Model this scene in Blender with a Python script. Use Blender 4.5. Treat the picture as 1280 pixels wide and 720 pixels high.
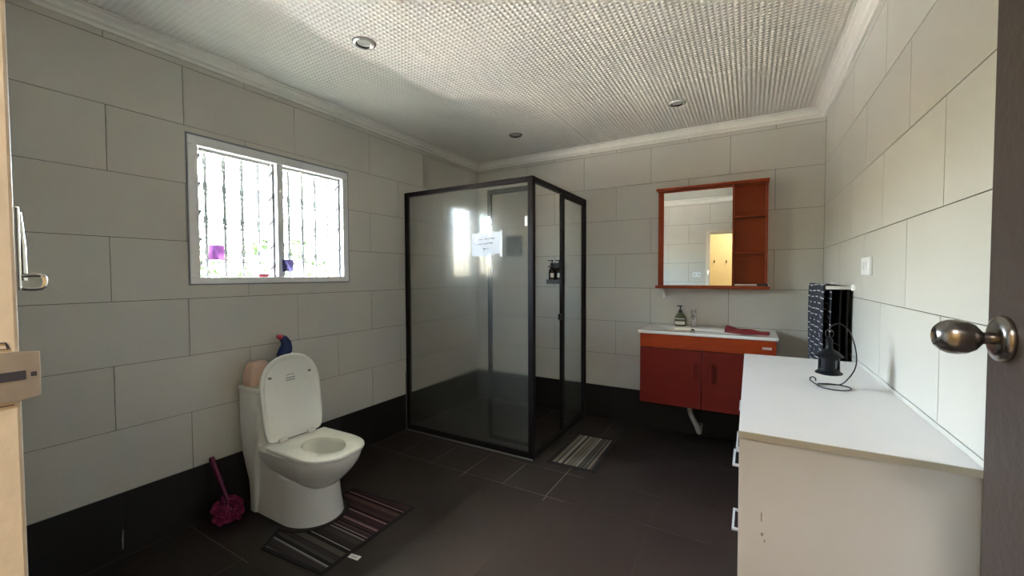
import bpy, bmesh, math, random
from mathutils import Vector, Matrix
from math import sin, cos, pi, radians
random.seed(7)
for o in list(bpy.data.objects):
    bpy.data.objects.remove(o)
S = bpy.context.scene
COL = S.collection

# ------------------------------------------------------------------ camera
YAW, PITCH, ROLL, FPX = 0.5244, -0.031, -0.0038, 514.2
fw = Vector((-sin(YAW)*cos(PITCH), cos(YAW)*cos(PITCH), sin(PITCH)))
r0 = Vector((cos(YAW), sin(YAW), 0)); u0 = r0.cross(fw)
rt = cos(ROLL)*r0 + sin(ROLL)*u0; up = -sin(ROLL)*r0 + cos(ROLL)*u0
cam_d = bpy.data.cameras.new('camera'); cam = bpy.data.objects.new('camera', cam_d); COL.objects.link(cam)
M = Matrix((rt, up, -fw)).transposed().to_4x4(); M.translation = Vector((2.5447, -3.6697, 1.3231))
cam.matrix_world = M
cam_d.sensor_width = 36; cam_d.lens = FPX/1280*36; cam_d.clip_start = 0.02; cam_d.clip_end = 200
S.camera = cam

# ------------------------------------------------------------------ world, sun, exposure
W = bpy.data.worlds.new('world'); S.world = W; W.use_nodes = True
nt = W.node_tree; nt.nodes.clear()
sky = nt.nodes.new('ShaderNodeTexSky'); sky.sky_type = 'NISHITA'; sky.sun_disc = False
sky.sun_elevation = radians(58); sky.sun_rotation = radians(270); sky.air_density = 1.0; sky.dust_density = 3.0; sky.ozone_density = 1.0
bg = nt.nodes.new('ShaderNodeBackground'); bg.inputs[1].default_value = 3.4
wo = nt.nodes.new('ShaderNodeOutputWorld')
nt.links.new(sky.outputs[0], bg.inputs[0]); nt.links.new(bg.outputs[0], wo.inputs[0])
sd = bpy.data.lights.new('sun', 'SUN'); sd.energy = 30.0; sd.angle = radians(0.6); sd.color = (1, 0.95, 0.86)
so = bpy.data.objects.new('sun', sd); COL.objects.link(so)
so.rotation_euler = Vector((0.48, 0.18, -0.86)).to_track_quat('-Z', 'Y').to_euler(); so.location = (-5, -4, 8)
pd = bpy.data.lights.new('window_portal', 'AREA'); pd.shape = 'RECTANGLE'; pd.size = 0.98; pd.size_y = 0.79; pd.cycles.is_portal = True
po = bpy.data.objects.new('window_portal', pd); COL.objects.link(po)
po.matrix_world = Matrix.Translation((-0.30, -2.152, 1.675)) @ Matrix(((0, 0, -1, 0), (1, 0, 0, 0), (0, -1, 0, 0), (0, 0, 0, 1)))
HALL_POWER = 6.0
S.view_settings.view_transform = 'Standard'; S.view_settings.look = 'None'
S.view_settings.gamma = 1.0; S.view_settings.use_curve_mapping = False
S.view_settings.exposure = 2.5
S.cycles.use_denoising = True
S.cycles.max_bounces = 14; S.cycles.diffuse_bounces = 8; S.cycles.glossy_bounces = 6; S.cycles.transmission_bounces = 10
S.cycles.sample_clamp_indirect = 60.0

# ------------------------------------------------------------------ helpers
def new_mat(name):
    m = bpy.data.materials.new(name); m.use_nodes = True
    return m, m.node_tree, m.node_tree.nodes['Principled BSDF']
def mat(name, col, rough=0.5, metal=0.0, var=0.06, scale=14, bump=0.0, bscale=60, coat=0.0, spec=0.5, trans=0.0, objvar=0.0, ior=1.45):
    m, t, b = new_mat(name)
    n = t.nodes.new('ShaderNodeTexNoise'); n.inputs['Scale'].default_value = scale; n.inputs['Detail'].default_value = 4
    tc = t.nodes.new('ShaderNodeTexCoord'); t.links.new(tc.outputs['Object'], n.inputs['Vector'])
    mp = t.nodes.new('ShaderNodeMapRange'); mp.inputs[3].default_value = 1-var; mp.inputs[4].default_value = 1+var
    t.links.new(n.outputs['Fac'], mp.inputs[0])
    hs = t.nodes.new('ShaderNodeHueSaturation'); hs.inputs['Color'].default_value = (*col, 1)
    if objvar:
        oi = t.nodes.new('ShaderNodeObjectInfo'); m2 = t.nodes.new('ShaderNodeMapRange')
        m2.inputs[3].default_value = 1-objvar; m2.inputs[4].default_value = 1+objvar
        t.links.new(oi.outputs['Random'], m2.inputs[0])
        mu = t.nodes.new('ShaderNodeMath'); mu.operation = 'MULTIPLY'
        t.links.new(mp.outputs[0], mu.inputs[0]); t.links.new(m2.outputs[0], mu.inputs[1]); t.links.new(mu.outputs[0], hs.inputs['Value'])
    else:
        t.links.new(mp.outputs[0], hs.inputs['Value'])
    t.links.new(hs.outputs[0], b.inputs['Base Color'])
    b.inputs['Roughness'].default_value = rough; b.inputs['Metallic'].default_value = metal
    b.inputs['Coat Weight'].default_value = coat; b.inputs['Specular IOR Level'].default_value = spec
    b.inputs['Transmission Weight'].default_value = trans; b.inputs['IOR'].default_value = ior
    if bump:
        n2 = t.nodes.new('ShaderNodeTexNoise'); n2.inputs['Scale'].default_value = bscale; n2.inputs['Detail'].default_value = 5
        t.links.new(tc.outputs['Object'], n2.inputs['Vector'])
        bp = t.nodes.new('ShaderNodeBump'); bp.inputs['Strength'].default_value = bump; bp.inputs['Distance'].default_value = 0.01
        t.links.new(n2.outputs['Fac'], bp.inputs['Height']); t.links.new(bp.outputs[0], b.inputs['Normal'])
    return m
def math_node(t, op, a, b=None):
    n = t.nodes.new('ShaderNodeMath'); n.operation = op
    for i, v in enumerate((a, b)):
        if v is None: continue
        if isinstance(v, (int, float)): n.inputs[i].default_value = v
        else: t.links.new(v, n.inputs[i])
    return n.outputs[0]
def position(t):
    g = t.nodes.new('ShaderNodeNewGeometry'); s = t.nodes.new('ShaderNodeSeparateXYZ'); t.links.new(g.outputs['Position'], s.inputs[0])
    return s.outputs
def mix_col(t, fac, a, b):
    n = t.nodes.new('ShaderNodeMix'); n.data_type = 'RGBA'
    t.links.new(fac, n.inputs[0])
    for i, v in ((6, a), (7, b)):
        if isinstance(v, tuple): n.inputs[i].default_value = (*v, 1)
        else: t.links.new(v, n.inputs[i])
    return n.outputs[2]

class MB:
    def __init__(s): s.bm = bmesh.new()
    def box(s, a, b, bevel=0, mi=0, rot=None, seg=2):
        a, b = Vector(a), Vector(b); c = (a+b)/2; d = b-a
        r = bmesh.ops.create_cube(s.bm, size=1)
        vs = r['verts']
        for v in vs: v.co = Vector((v.co.x*d.x, v.co.y*d.y, v.co.z*d.z))
        if bevel:
            es = list({e for v in vs for e in v.link_edges})
            q = bmesh.ops.bevel(s.bm, geom=es, offset=bevel, segments=seg, affect='EDGES', profile=0.5)
            vs = list({v for f in q['faces'] for v in f.verts} | {v for v in vs if v.is_valid})
        for v in vs:
            if rot: v.co = rot @ v.co
            v.co += c
        if mi:
            for f in {f for v in vs for f in v.link_faces}: f.material_index = mi
        return s
    def lathe(s, prof, c=(0, 0, 0), n=24, R=None, cap=True):
        c = Vector(c); rings = []
        for (r, z) in prof:
            ring = []
            for i in range(n):
                p = Vector((r*cos(2*pi*i/n), r*sin(2*pi*i/n), z))
                if R: p = R @ p
                ring.append(s.bm.verts.new(p+c))
            rings.append(ring)
        for a, b in zip(rings, rings[1:]):
            for i in range(n): s.bm.faces.new((a[i], a[(i+1) % n], b[(i+1) % n], b[i]))
        if cap:
            s.bm.faces.new(rings[0][::-1]); s.bm.faces.new(rings[-1])
        return s
    def loft(s, rings, cap0=True, cap1=True):
        vr = [[s.bm.verts.new(Vector(p)) for p in r] for r in rings]; n = len(vr[0])
        for a, b in zip(vr, vr[1:]):
            for i in range(n): s.bm.faces.new((a[i], a[(i+1) % n], b[(i+1) % n], b[i]))
        if cap0: s.bm.faces.new(vr[0][::-1])
        if cap1: s.bm.faces.new(vr[-1])
        return s
    def tube(s, pts, r, n=10, cap=True):
        pts = [Vector(p) for p in pts]; rs = r if isinstance(r, (list, tuple)) else [r]*len(pts)
        rings = []; pn = None
        for i, p in enumerate(pts):
            t = (pts[min(i+1, len(pts)-1)]-pts[max(i-1, 0)]).normalized()
            if pn is None: pn = t.orthogonal().normalized()
            else: pn = (pn - t*pn.dot(t)).normalized()
            b = t.cross(pn)
            rings.append([p+rs[i]*(cos(2*pi*k/n)*pn+sin(2*pi*k/n)*b) for k in range(n)])
        return s.loft(rings, cap, cap)
    def prism(s, poly, d, f):
        """poly: 2D points; f maps (u,v,w) to 3D; extruded w from 0 to d"""
        a = [s.bm.verts.new(Vector(f(u, v, 0))) for u, v in poly]; b = [s.bm.verts.new(Vector(f(u, v, d))) for u, v in poly]
        n = len(a)
        s.bm.faces.new(a[::-1]); s.bm.faces.new(b)
        for i in range(n): s.bm.faces.new((a[i], a[(i+1) % n], b[(i+1) % n], b[i]))
        return s
    def build(s, name, m, parent=None, smooth=False, angle=40, sub=0, bev=0):
        bmesh.ops.recalc_face_normals(s.bm, faces=s.bm.faces[:])
        me = bpy.data.meshes.new(name); s.bm.to_mesh(me); s.bm.free()
        for x in (m if isinstance(m, (list, tuple)) else [m]): me.materials.append(x)
        if smooth:
            me.polygons.foreach_set('use_smooth', [True]*len(me.polygons))
            if angle < 180: me.set_sharp_from_angle(angle=radians(angle))
        o = bpy.data.objects.new(name, me); COL.objects.link(o)
        if parent: o.parent = parent
        if bev:
            k = o.modifiers.new('bevel', 'BEVEL'); k.width = bev; k.segments = 2; k.limit_method = 'ANGLE'
        if sub:
            k = o.modifiers.new('subdivision', 'SUBSURF'); k.levels = sub; k.render_levels = sub
        return o
def thing(name, label, cat, loc=(0, 0, 0), rz=0, group=None):
    o = bpy.data.objects.new(name, None); COL.objects.link(o); o.empty_display_size = 0.05
    o.location = loc; o.rotation_euler = (0, 0, rz); o['label'] = label; o['category'] = cat
    if group: o['group'] = group
    return o
def tag(o, label, cat, group=None):
    o['label'] = label; o['category'] = cat
    if group: o['group'] = group
    return o
def struct(o, label=None):
    o['kind'] = 'structure'
    if label: o['label'] = label
    return o
def base_at(o, p):
    """move a mesh thing's origin to its base"""
    p = Vector(p); o.data.transform(Matrix.Translation(-p)); o.location = p
    return o
def copy_tree(o, parent=None):
    c = o.copy(); COL.objects.link(c)
    if parent: c.parent = parent
    for ch in list(o.children): copy_tree(ch, c)
    return c
def bez(pts, n=8):
    """Catmull-Rom through points"""
    P = [Vector(p) for p in pts]; P = [2*P[0]-P[1]]+P+[2*P[-1]-P[-2]]; out = []
    for i in range(1, len(P)-2):
        for k in range(n):
            t = k/n; a, b, c, d = P[i-1:i+3]
            out.append(0.5*((2*b)+(c-a)*t+(2*a-5*b+4*c-d)*t*t+(3*b-a-3*c+d)*t**3))
    return out+[P[-2]]

# ------------------------------------------------------------------ materials
def wall_tile_mat():
    m, t, b = new_mat('light_wall_tile')
    geo = t.nodes.new('ShaderNodeNewGeometry')
    n = t.nodes.new('ShaderNodeTexNoise'); n.inputs['Scale'].default_value = 2.2; n.inputs['Detail'].default_value = 6
    t.links.new(geo.outputs['Position'], n.inputs['Vector'])
    n2 = t.nodes.new('ShaderNodeTexNoise'); n2.inputs['Scale'].default_value = 90; n2.inputs['Detail'].default_value = 3
    t.links.new(geo.outputs['Position'], n2.inputs['Vector'])
    oi = t.nodes.new('ShaderNodeObjectInfo')
    v = math_node(t, 'ADD', math_node(t, 'MULTIPLY', n.outputs['Fac'], 0.10), math_node(t, 'MULTIPLY', n2.outputs['Fac'], 0.08))
    v = math_node(t, 'ADD', v, math_node(t, 'MULTIPLY', oi.outputs['Random'], 0.04))
    v = math_node(t, 'ADD', v, 0.89)
    hs = t.nodes.new('ShaderNodeHueSaturation'); hs.inputs['Color'].default_value = (0.555, 0.53, 0.47, 1)
    t.links.new(v, hs.inputs['Value'])
    t.links.new(hs.outputs[0], b.inputs['Base Color'])
    b.inputs['Roughness'].default_value = 0.36; b.inputs['Specular IOR Level'].default_value = 0.45
    return m
M_TILE = wall_tile_mat()
M_GROUT = mat('wall_grout', (0.13, 0.12, 0.105), 0.9, var=0.15, scale=30)
M_SKIRT = mat('dark_skirting_tile', (0.019, 0.0165, 0.015), 0.45, spec=0.3, var=0.2, scale=6, bump=0.05, objvar=0.1)
M_FLOOR = mat('dark_floor_tile', (0.030, 0.021, 0.018), 0.46, spec=0.3, var=0.22, scale=3, bump=0.06, bscale=40, objvar=0.08)
M_SGROUT = mat('dark_skirting_grout', (0.022, 0.019, 0.017), 0.9)
def floor_grout():
    m, t, b = new_mat('floor_grout')
    p = position(t); geo = t.nodes.new('ShaderNodeNewGeometry')
    n = t.nodes.new('ShaderNodeTexNoise'); n.inputs['Scale'].default_value = 1.6; n.inputs['Detail'].default_value = 5
    t.links.new(geo.outputs['Position'], n.inputs['Vector'])
    near = math_node(t, 'MULTIPLY', math_node(t, 'LESS_THAN', p[0], 1.62), math_node(t, 'GREATER_THAN', p[1], -1.52))
    near2 = math_node(t, 'MULTIPLY', math_node(t, 'LESS_THAN', p[0], 0.55), math_node(t, 'LESS_THAN', p[1], -2.2))
    k = math_node(t, 'MAXIMUM', near, math_node(t, 'MULTIPLY', near2, 0.5))
    k = math_node(t, 'MULTIPLY', k, math_node(t, 'ADD', 0.45, n.outputs['Fac']))
    k.node.use_clamp = True
    c = mix_col(t, k, (0.036, 0.029, 0.026), (0.30, 0.24, 0.20))
    t.links.new(c, b.inputs['Base Color']); b.inputs['Roughness'].default_value = 0.85
    return m
M_FGROUT = floor_grout()
def ceiling_mat():
    m, t, b = new_mat('embossed_ceiling_panel')
    p = position(t)
    a = math_node(t, 'SINE', math_node(t, 'MULTIPLY', p[0], 2*pi/0.025)); c = math_node(t, 'SINE', math_node(t, 'MULTIPLY', p[1], 2*pi/0.025))
    h = math_node(t, 'MULTIPLY', math_node(t, 'ADD', 0.5, math_node(t, 'MULTIPLY', a, 0.5)), math_node(t, 'ADD', 0.62, math_node(t, 'MULTIPLY', c, 0.38)))
    bp = t.nodes.new('ShaderNodeBump'); bp.inputs['Strength'].default_value = 1.0; bp.inputs['Distance'].default_value = 0.0042
    t.links.new(h, bp.inputs['Height']); t.links.new(bp.outputs[0], b.inputs['Normal'])
    cc = mix_col(t, h, (0.72, 0.695, 0.63), (0.83, 0.805, 0.74))
    t.links.new(cc, b.inputs['Base Color']); b.inputs['Roughness'].default_value = 0.42
    return m
M_CEIL = ceiling_mat()
M_CORN = mat('white_cornice_paint', (0.80, 0.78, 0.72), 0.5, var=0.04)
M_FRAMEW = mat('white_window_paint', (0.74, 0.74, 0.74), 0.4, var=0.04)
M_CERAM = mat('white_ceramic', (0.88, 0.865, 0.81), 0.10, var=0.015, coat=0.5)
M_SEAT = mat('ivory_seat_plastic', (0.88, 0.865, 0.79), 0.25, var=0.02)
M_ALU = mat('dark_bronze_aluminium', (0.012, 0.009, 0.009), 0.42, metal=0.0, var=0.2, spec=0.2)
M_CHROME = mat('chrome', (0.75, 0.75, 0.74), 0.12, metal=1.0, var=0.03)
M_NICKEL = mat('worn_nickel', (0.33, 0.31, 0.30), 0.24, metal=1.0, var=0.15, scale=25)
M_STEEL = mat('brushed_steel', (0.45, 0.45, 0.44), 0.35, metal=1.0)
M_BLACK = mat('black_plastic', (0.015, 0.015, 0.016), 0.35)
M_RUBBER = mat('grey_rubber', (0.22, 0.22, 0.21), 0.6)
M_WHITEP = mat('white_plastic', (0.80, 0.80, 0.79), 0.3, var=0.02)
M_PAPER = mat('white_paper', (0.58, 0.59, 0.62), 0.85, var=0.05, scale=40)
M_INK = mat('grey_ink', (0.05, 0.05, 0.06), 0.8, spec=0.2)
M_MIRROR = mat('mirror_silver', (0.93, 0.94, 0.92), 0.0, metal=1.0, var=0.0)
M_DOOR = mat('dark_brown_door_paint', (0.052, 0.036, 0.030), 0.45, spec=0.3, var=0.10, scale=3, bump=0.12, bscale=60)
M_JAMB = mat('worn_beige_jamb_paint', (0.74, 0.65, 0.53), 0.55, var=0.10, scale=35, bump=0.15, bscale=60)
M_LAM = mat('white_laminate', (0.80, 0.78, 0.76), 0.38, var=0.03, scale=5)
def lam_side():
    m, t, b = new_mat('white_laminate_side')
    p = position(t); geo = t.nodes.new('ShaderNodeNewGeometry')
    n = t.nodes.new('ShaderNodeTexNoise'); n.inputs['Scale'].default_value = 4; t.links.new(geo.outputs['Position'], n.inputs['Vector'])
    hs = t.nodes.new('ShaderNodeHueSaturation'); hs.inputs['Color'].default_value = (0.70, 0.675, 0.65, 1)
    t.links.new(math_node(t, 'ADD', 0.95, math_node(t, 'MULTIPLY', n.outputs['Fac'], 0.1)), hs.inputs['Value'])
    k = None
    for (x, z, sx, sz) in ((2.580, 0.655, 0.0014, 0.013), (2.582, 0.607, 0.0028, 0.004), (2.588, 0.590, 0.0014, 0.004)):
        a = math_node(t, 'LESS_THAN', math_node(t, 'ABSOLUTE', math_node(t, 'SUBTRACT', p[0], x)), sx)
        c = math_node(t, 'LESS_THAN', math_node(t, 'ABSOLUTE', math_node(t, 'SUBTRACT', p[2], z)), sz)
        q = math_node(t, 'MULTIPLY', a, c); k = q if k is None else math_node(t, 'MAXIMUM', k, q)
    t.links.new(mix_col(t, math_node(t, 'MULTIPLY', k, 0.8), hs.outputs[0], (0.16, 0.13, 0.10)), b.inputs['Base Color'])
    b.inputs['Roughness'].default_value = 0.4
    return m
M_LAMS = lam_side()
M_EDGE = mat('beige_edge_band', (0.52, 0.47, 0.37), 0.55, var=0.06)
def wood(name, col, col2, rough=0.35):
    m, t, b = new_mat(name)
    tc = t.nodes.new('ShaderNodeTexCoord'); mp = t.nodes.new('ShaderNodeMapping'); mp.inputs['Scale'].default_value = (1.2, 12, 26)
    t.links.new(tc.outputs['Object'], mp.inputs[0])
    n = t.nodes.new('ShaderNodeTexNoise'); n.inputs['Scale'].default_value = 2.0; n.inputs['Detail'].default_value = 6; n.inputs['Distortion'].default_value = 0.6
    t.links.new(mp.outputs[0], n.inputs['Vector'])
    t.links.new(mix_col(t, n.outputs['Fac'], col, col2), b.inputs['Base Color'])
    b.inputs['Roughness'].default_value = rough; b.inputs['Specular IOR Level'].default_value = 0.25
    return m
M_WOOD = wood('orange_stained_wood', (0.27, 0.030, 0.006), (0.38, 0.052, 0.010))
M_WOODR = wood('red_brown_stained_wood', (0.125, 0.010, 0.006), (0.175, 0.015, 0.008))
M_WOODM = wood('reddish_cabinet_wood', (0.27, 0.040, 0.010), (0.34, 0.056, 0.014))
def frosted():
    m, t, b = new_mat('frosted_glass')
    b.inputs['Base Color'].default_value = (1.0, 1.0, 0.985, 1); b.inputs['Transmission Weight'].default_value = 1.0
    b.inputs['Roughness'].default_value = 0.15; b.inputs['IOR'].default_value = 1.25
    b.inputs['Coat Weight'].default_value = 1.0; b.inputs['Coat Roughness'].default_value = 0.0; b.inputs['Coat IOR'].default_value = 1.22; b.inputs['Specular IOR Level'].default_value = 0.25
    n = t.nodes.new('ShaderNodeTexNoise'); n.inputs['Scale'].default_value = 3
    df = t.nodes.new('ShaderNodeBsdfTranslucent'); df.inputs[0].default_value = (0.80, 0.86, 0.80, 1)
    d2 = t.nodes.new('ShaderNodeBsdfDiffuse'); d2.inputs[0].default_value = (0.72, 0.78, 0.72, 1)
    ms0 = t.nodes.new('ShaderNodeMixShader'); ms0.inputs[0].default_value = 0.5
    t.links.new(df.outputs[0], ms0.inputs[1]); t.links.new(d2.outputs[0], ms0.inputs[2])
    ms = t.nodes.new('ShaderNodeMixShader'); ms.inputs[0].default_value = 0.06
    out = t.nodes['Material Output']
    t.links.new(b.outputs[0], ms.inputs[1]); t.links.new(ms0.outputs[0], ms.inputs[2]); t.links.new(ms.outputs[0], out.inputs[0])
    return m
M_FROST = frosted()
def thin_glass():
    m, t, b = new_mat('clear_louvre_glass')
    tr_ = t.nodes.new('ShaderNodeBsdfTransparent'); tr_.inputs[0].default_value = (0.90, 0.94, 0.92, 1)
    gl = t.nodes.new('ShaderNodeBsdfGlossy'); gl.inputs['Roughness'].default_value = 0.02
    lw = t.nodes.new('ShaderNodeLayerWeight'); lw.inputs[0].default_value = 0.5
    f5 = math_node(t, 'ADD', 0.006, math_node(t, 'MULTIPLY', math_node(t, 'POWER', lw.outputs['Facing'], 5.0), 0.25))
    ms = t.nodes.new('ShaderNodeMixShader'); t.links.new(f5, ms.inputs[0]); t.links.new(tr_.outputs[0], ms.inputs[1]); t.links.new(gl.outputs[0], ms.inputs[2])
    t.links.new(ms.outputs[0], t.nodes['Material Output'].inputs[0])
    return m
M_GLASS = thin_glass()
M_GEDGE = mat('green_glass_edge', (0.10, 0.16, 0.13), 0.2)

# ------------------------------------------------------------------ room shell
RW, FY, ZC = 3.0, -3.59, 2.50        # width, inner face of the door wall, ceiling
WY0, WY1, WZ0, WZ1 = -2.645, -1.66, 1.283, 2.067   # window hole
GAP = 0.0016; TT = 0.004
ROWS = [0.307+0.3*k for k in range(8)] + [2.47]
def rect_minus(r, h):
    u0, u1, v0, v1 = r; a0, a1, b0, b1 = h
    if a1 <= u0 or a0 >= u1 or b1 <= v0 or b0 >= v1: return [r]
    out = []
    if b0 > v0: out.append((u0, u1, v0, b0))
    if b1 < v1: out.append((u0, u1, b1, v1))
    q0, q1 = max(v0, b0), min(v1, b1)
    if a0 > u0: out.append((u0, a0, q0, q1))
    if a1 < u1: out.append((a1, u1, q0, q1))
    return out
def tile_field(parent, name, material, u0, u1, rows, offs, f, hole=None, L=0.6, cache=None):
    """running-bond tiles; f(u,v,w)->3D, w=0 back, w=TT face"""
    cache = {} if cache is None else cache
    for k in range(len(rows)-1):
        v0, v1 = rows[k]+GAP, rows[k+1]-GAP
        o = offs[k % len(offs)]
        j = math.floor((u0-o)/L); us = [u0]
        while o+L*(j+1) < u1-1e-6:
            j += 1
            if o+L*j > u0+1e-6: us.append(o+L*j)
        us.append(u1)
        for a, b in zip(us, us[1:]):
            r = (a+GAP, b-GAP, v0, v1)
            if r[1]-r[0] < 0.006: continue
            rs = rect_minus(r, hole) if hole else [r]
            if not rs: continue
            key = (round(b-a, 4), round(v1-v0, 4)) if rs == [r] else None
            if key and key in cache:
                ob = bpy.data.objects.new(name, cache[key]); COL.objects.link(ob); ob.parent = parent
            else:
                mb = MB()
                for (p0, p1, q0, q1) in rs:
                    mb.prism([(p0-a, q0-v0), (p1-a, q0-v0), (p1-a, q1-v0), (p0-a, q1-v0)], TT,
                             lambda u, v, w: Vector(f(u, v, w))-Vector(f(0, 0, 0)))
                ob = mb.build(name, material, parent)
                if key: cache[key] = ob.data
            ob.location = Vector(f(a, v0, 0))
def wall_backing(name, poly_rects, f, thick):
    mb = MB()
    for (a, b, c, d) in poly_rects: mb.prism([(a, c), (b, c), (b, d), (a, d)], thick, f)
    return struct(mb.build(name, M_GROUT))
TH = 0.12
# left wall (x = 0), u = y
wl = wall_backing('wall_left', rect_minus((FY-0.12, TH, -0.05, 2.62), (WY0, WY1, WZ0, WZ1)), lambda u, v, w: (-TT-w, u, v), TH)
fl_ = lambda u, v, w: (-TT+w, u, v)
tile_field(wl, 'tile', M_TILE, FY, 0.0, ROWS, [-2.655, -2.955], fl_, (WY0-0.002, WY1+0.002, WZ0-0.002, WZ1+0.002))
# back wall (y = 0)
wb = wall_backing('wall_back', [(-0.12, RW+0.12, -0.05, 2.62)], lambda u, v, w: (u, TT+w, v), TH)
fb_ = lambda u, v, w: (u, TT-w, v)
tile_field(wb, 'tile', M_TILE, 0.0, RW, ROWS, [0.0, 0.3], fb_)
# right wall (x = 3)
wr = wall_backing('wall_right', [(FY-0.12, TH, -0.05, 2.62)], lambda u, v, w: (RW+TT+w, u, v), TH)
fr_ = lambda u, v, w: (RW+TT-w, u, v)
tile_field(wr, 'tile', M_TILE, FY, 0.0, ROWS, [-2.1, -1.8], fr_)
# wall with the doorway (y = FY)
DX0, DX1, DZ = 1.95, 2.90, 1.995      # outer size of the door frame
wf = wall_backing('wall_front', rect_minus((-0.12, RW+0.12, -0.05, 2.62), (DX0, DX1, -0.06, DZ)), lambda u, v, w: (u, FY-TT-w, v), 0.11)
ff_ = lambda u, v, w: (u, FY-TT+w, v)
tile_field(wf, 'tile', M_TILE, 0.0, RW, ROWS, [0.2, 0.5], ff_, (DX0, DX1, -0.06, DZ))
# dark skirting row
def skirting(name, u0, u1, offs, f, hole=None):
    mb = MB()
    for (a, b, c, d) in rect_minus((u0, u1, 0.0, 0.307), hole) if hole else [(u0, u1, 0.0, 0.307)]:
        mb.prism([(a, c), (b, c), (b, d-0.003), (a, d-0.003)], 0.001, lambda u, v, w: f(u, v, w+0.0002))
    p = struct(mb.build(name, M_SGROUT))
    tile_field(p, 'tile', M_SKIRT, u0, u1, [0.0, 0.3065], [offs], f, hole)
skirting('baseboard_left', FY, 0.0, -2.945, fl_)
skirting('baseboard_back', 0.0, RW, 0.3, fb_)
skirting('baseboard_right', FY, 0.0, -2.1, fr_)
skirting('baseboard_front', 0.0, RW, 0.2, ff_, (DX0, DX1, -0.06, DZ))
# pale chip of grout in the left skirting joint
chip = MB().tube([(0.0005, -2.945, 0.04), (0.0008, -2.9445, 0.09), (0.0005, -2.942, 0.13)], [0.0025, 0.004, 0.002], 6).build('grout_chip', mat('pale_grout', (0.30, 0.29, 0.26), 0.9), bpy.data.objects['baseboard_left'])

# floor
mb = MB(); mb.box((-0.12, FY-0.12, -0.12), (RW+0.12, 0.12, -0.0012))
floor = struct(mb.build('floor', M_FGROUT))
fcache = {}
def floor_tile(x0, x1, y0, y1):
    g = 0.0022
    key = (round(x1-x0, 4), round(y1-y0, 4))
    if key in fcache:
        o = bpy.data.objects.new('tile', fcache[key]); COL.objects.link(o); o.parent = floor
    else:
        o = MB().box((g, g, -0.004), (x1-x0-g, y1-y0-g, 0)).build('tile', M_FLOOR, floor); fcache[key] = o.data
    o.location = (x0, y0, 0)
def split(a, b, o, L):
    us = [a]; k = math.ceil((a-o)/L+1e-6)
    while o+L*k < b-1e-6:
        us.append(o+L*k); k += 1
    us.append(b)
    return list(zip(us, us[1:]))
for y0, y1, xo, L in ((-0.55, 0, 0.3, 0.6), (-1.152, -0.55, 0.3, 0.6), (-1.472, -1.152, 0.0, 0.3),
                      (-2.072, -1.472, 0.305, 0.6), (-2.672, -2.072, 0.305, 0.6), (-3.272, -2.672, 0.505, 0.6), (FY, -3.272, 0.305, 0.6)):
    for x0, x1 in split(0.0, RW, xo, L): floor_tile(x0, x1, y0, y1)

# ceiling: slab with embossed panels
ceil = struct(MB().box((-0.12, FY-0.12, ZC+0.006), (RW+0.12, 0.12, ZC+0.12)).build('ceiling', M_CORN))
for (x0, x1, y0, y1) in ((0, 1.3, -0.94, 0), (1.3, 1.82, -0.94, 0), (1.82, RW, -0.94, 0), (0, RW, -2.16, -0.94), (0, RW, FY, -2.16)):
    MB().box((x0+0.0008, y0+0.0008, ZC), (x1-0.0008, y1-0.0008, ZC+0.006)).build('panel', M_CEIL, ceil)
# cornices
prof = [(0, 2.436), (0.013, 2.436), (0.016, 2.450), (0.030, 2.456), (0.036, 2.470), (0.040, 2.473), (0.054, 2.482), (0.056, 2.490), (0.068, 2.492), (0.068, ZC), (0, ZC)]
corner = [Vector((0, FY, 0)), Vector((0, 0, 0)), Vector((RW, 0, 0)), Vector((RW, FY, 0))]
for i in range(4):
    A, B = corner[i], corner[(i+1) % 4]; t = (B-A).normalized(); n = Vector((t.y, -t.x, 0))
    mb = MB()
    mb.loft([[A+n*d+t*d+Vector((0, 0, z)) for d, z in prof], [B+n*d-t*d+Vector((0, 0, z)) for d, z in prof]])
    struct(mb.build('trim_%d' % (i+1), M_CORN))

# ------------------------------------------------------------------ window
win = MB()
fx0, fx1 = -0.11, 0.006
for (y0, y1, z0, z1) in ((WY0, WY1, WZ1-0.05, WZ1), (WY0, WY1, WZ0, WZ0+0.036), (WY0, WY0+0.048, WZ0+0.036, WZ1-0.05), (WY1-0.044, WY1, WZ0+0.036, WZ1-0.05)):
    win.box((fx0, y0, z0), (fx1, y1, z1))
window = struct(win.build('window_1', M_FRAMEW, bev=0.004))
MB().box((fx0, -2.177, WZ0+0.036), (fx1-0.002, -2.137, WZ1-0.05), 0.003).build('mullion', M_FRAMEW, window)
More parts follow.
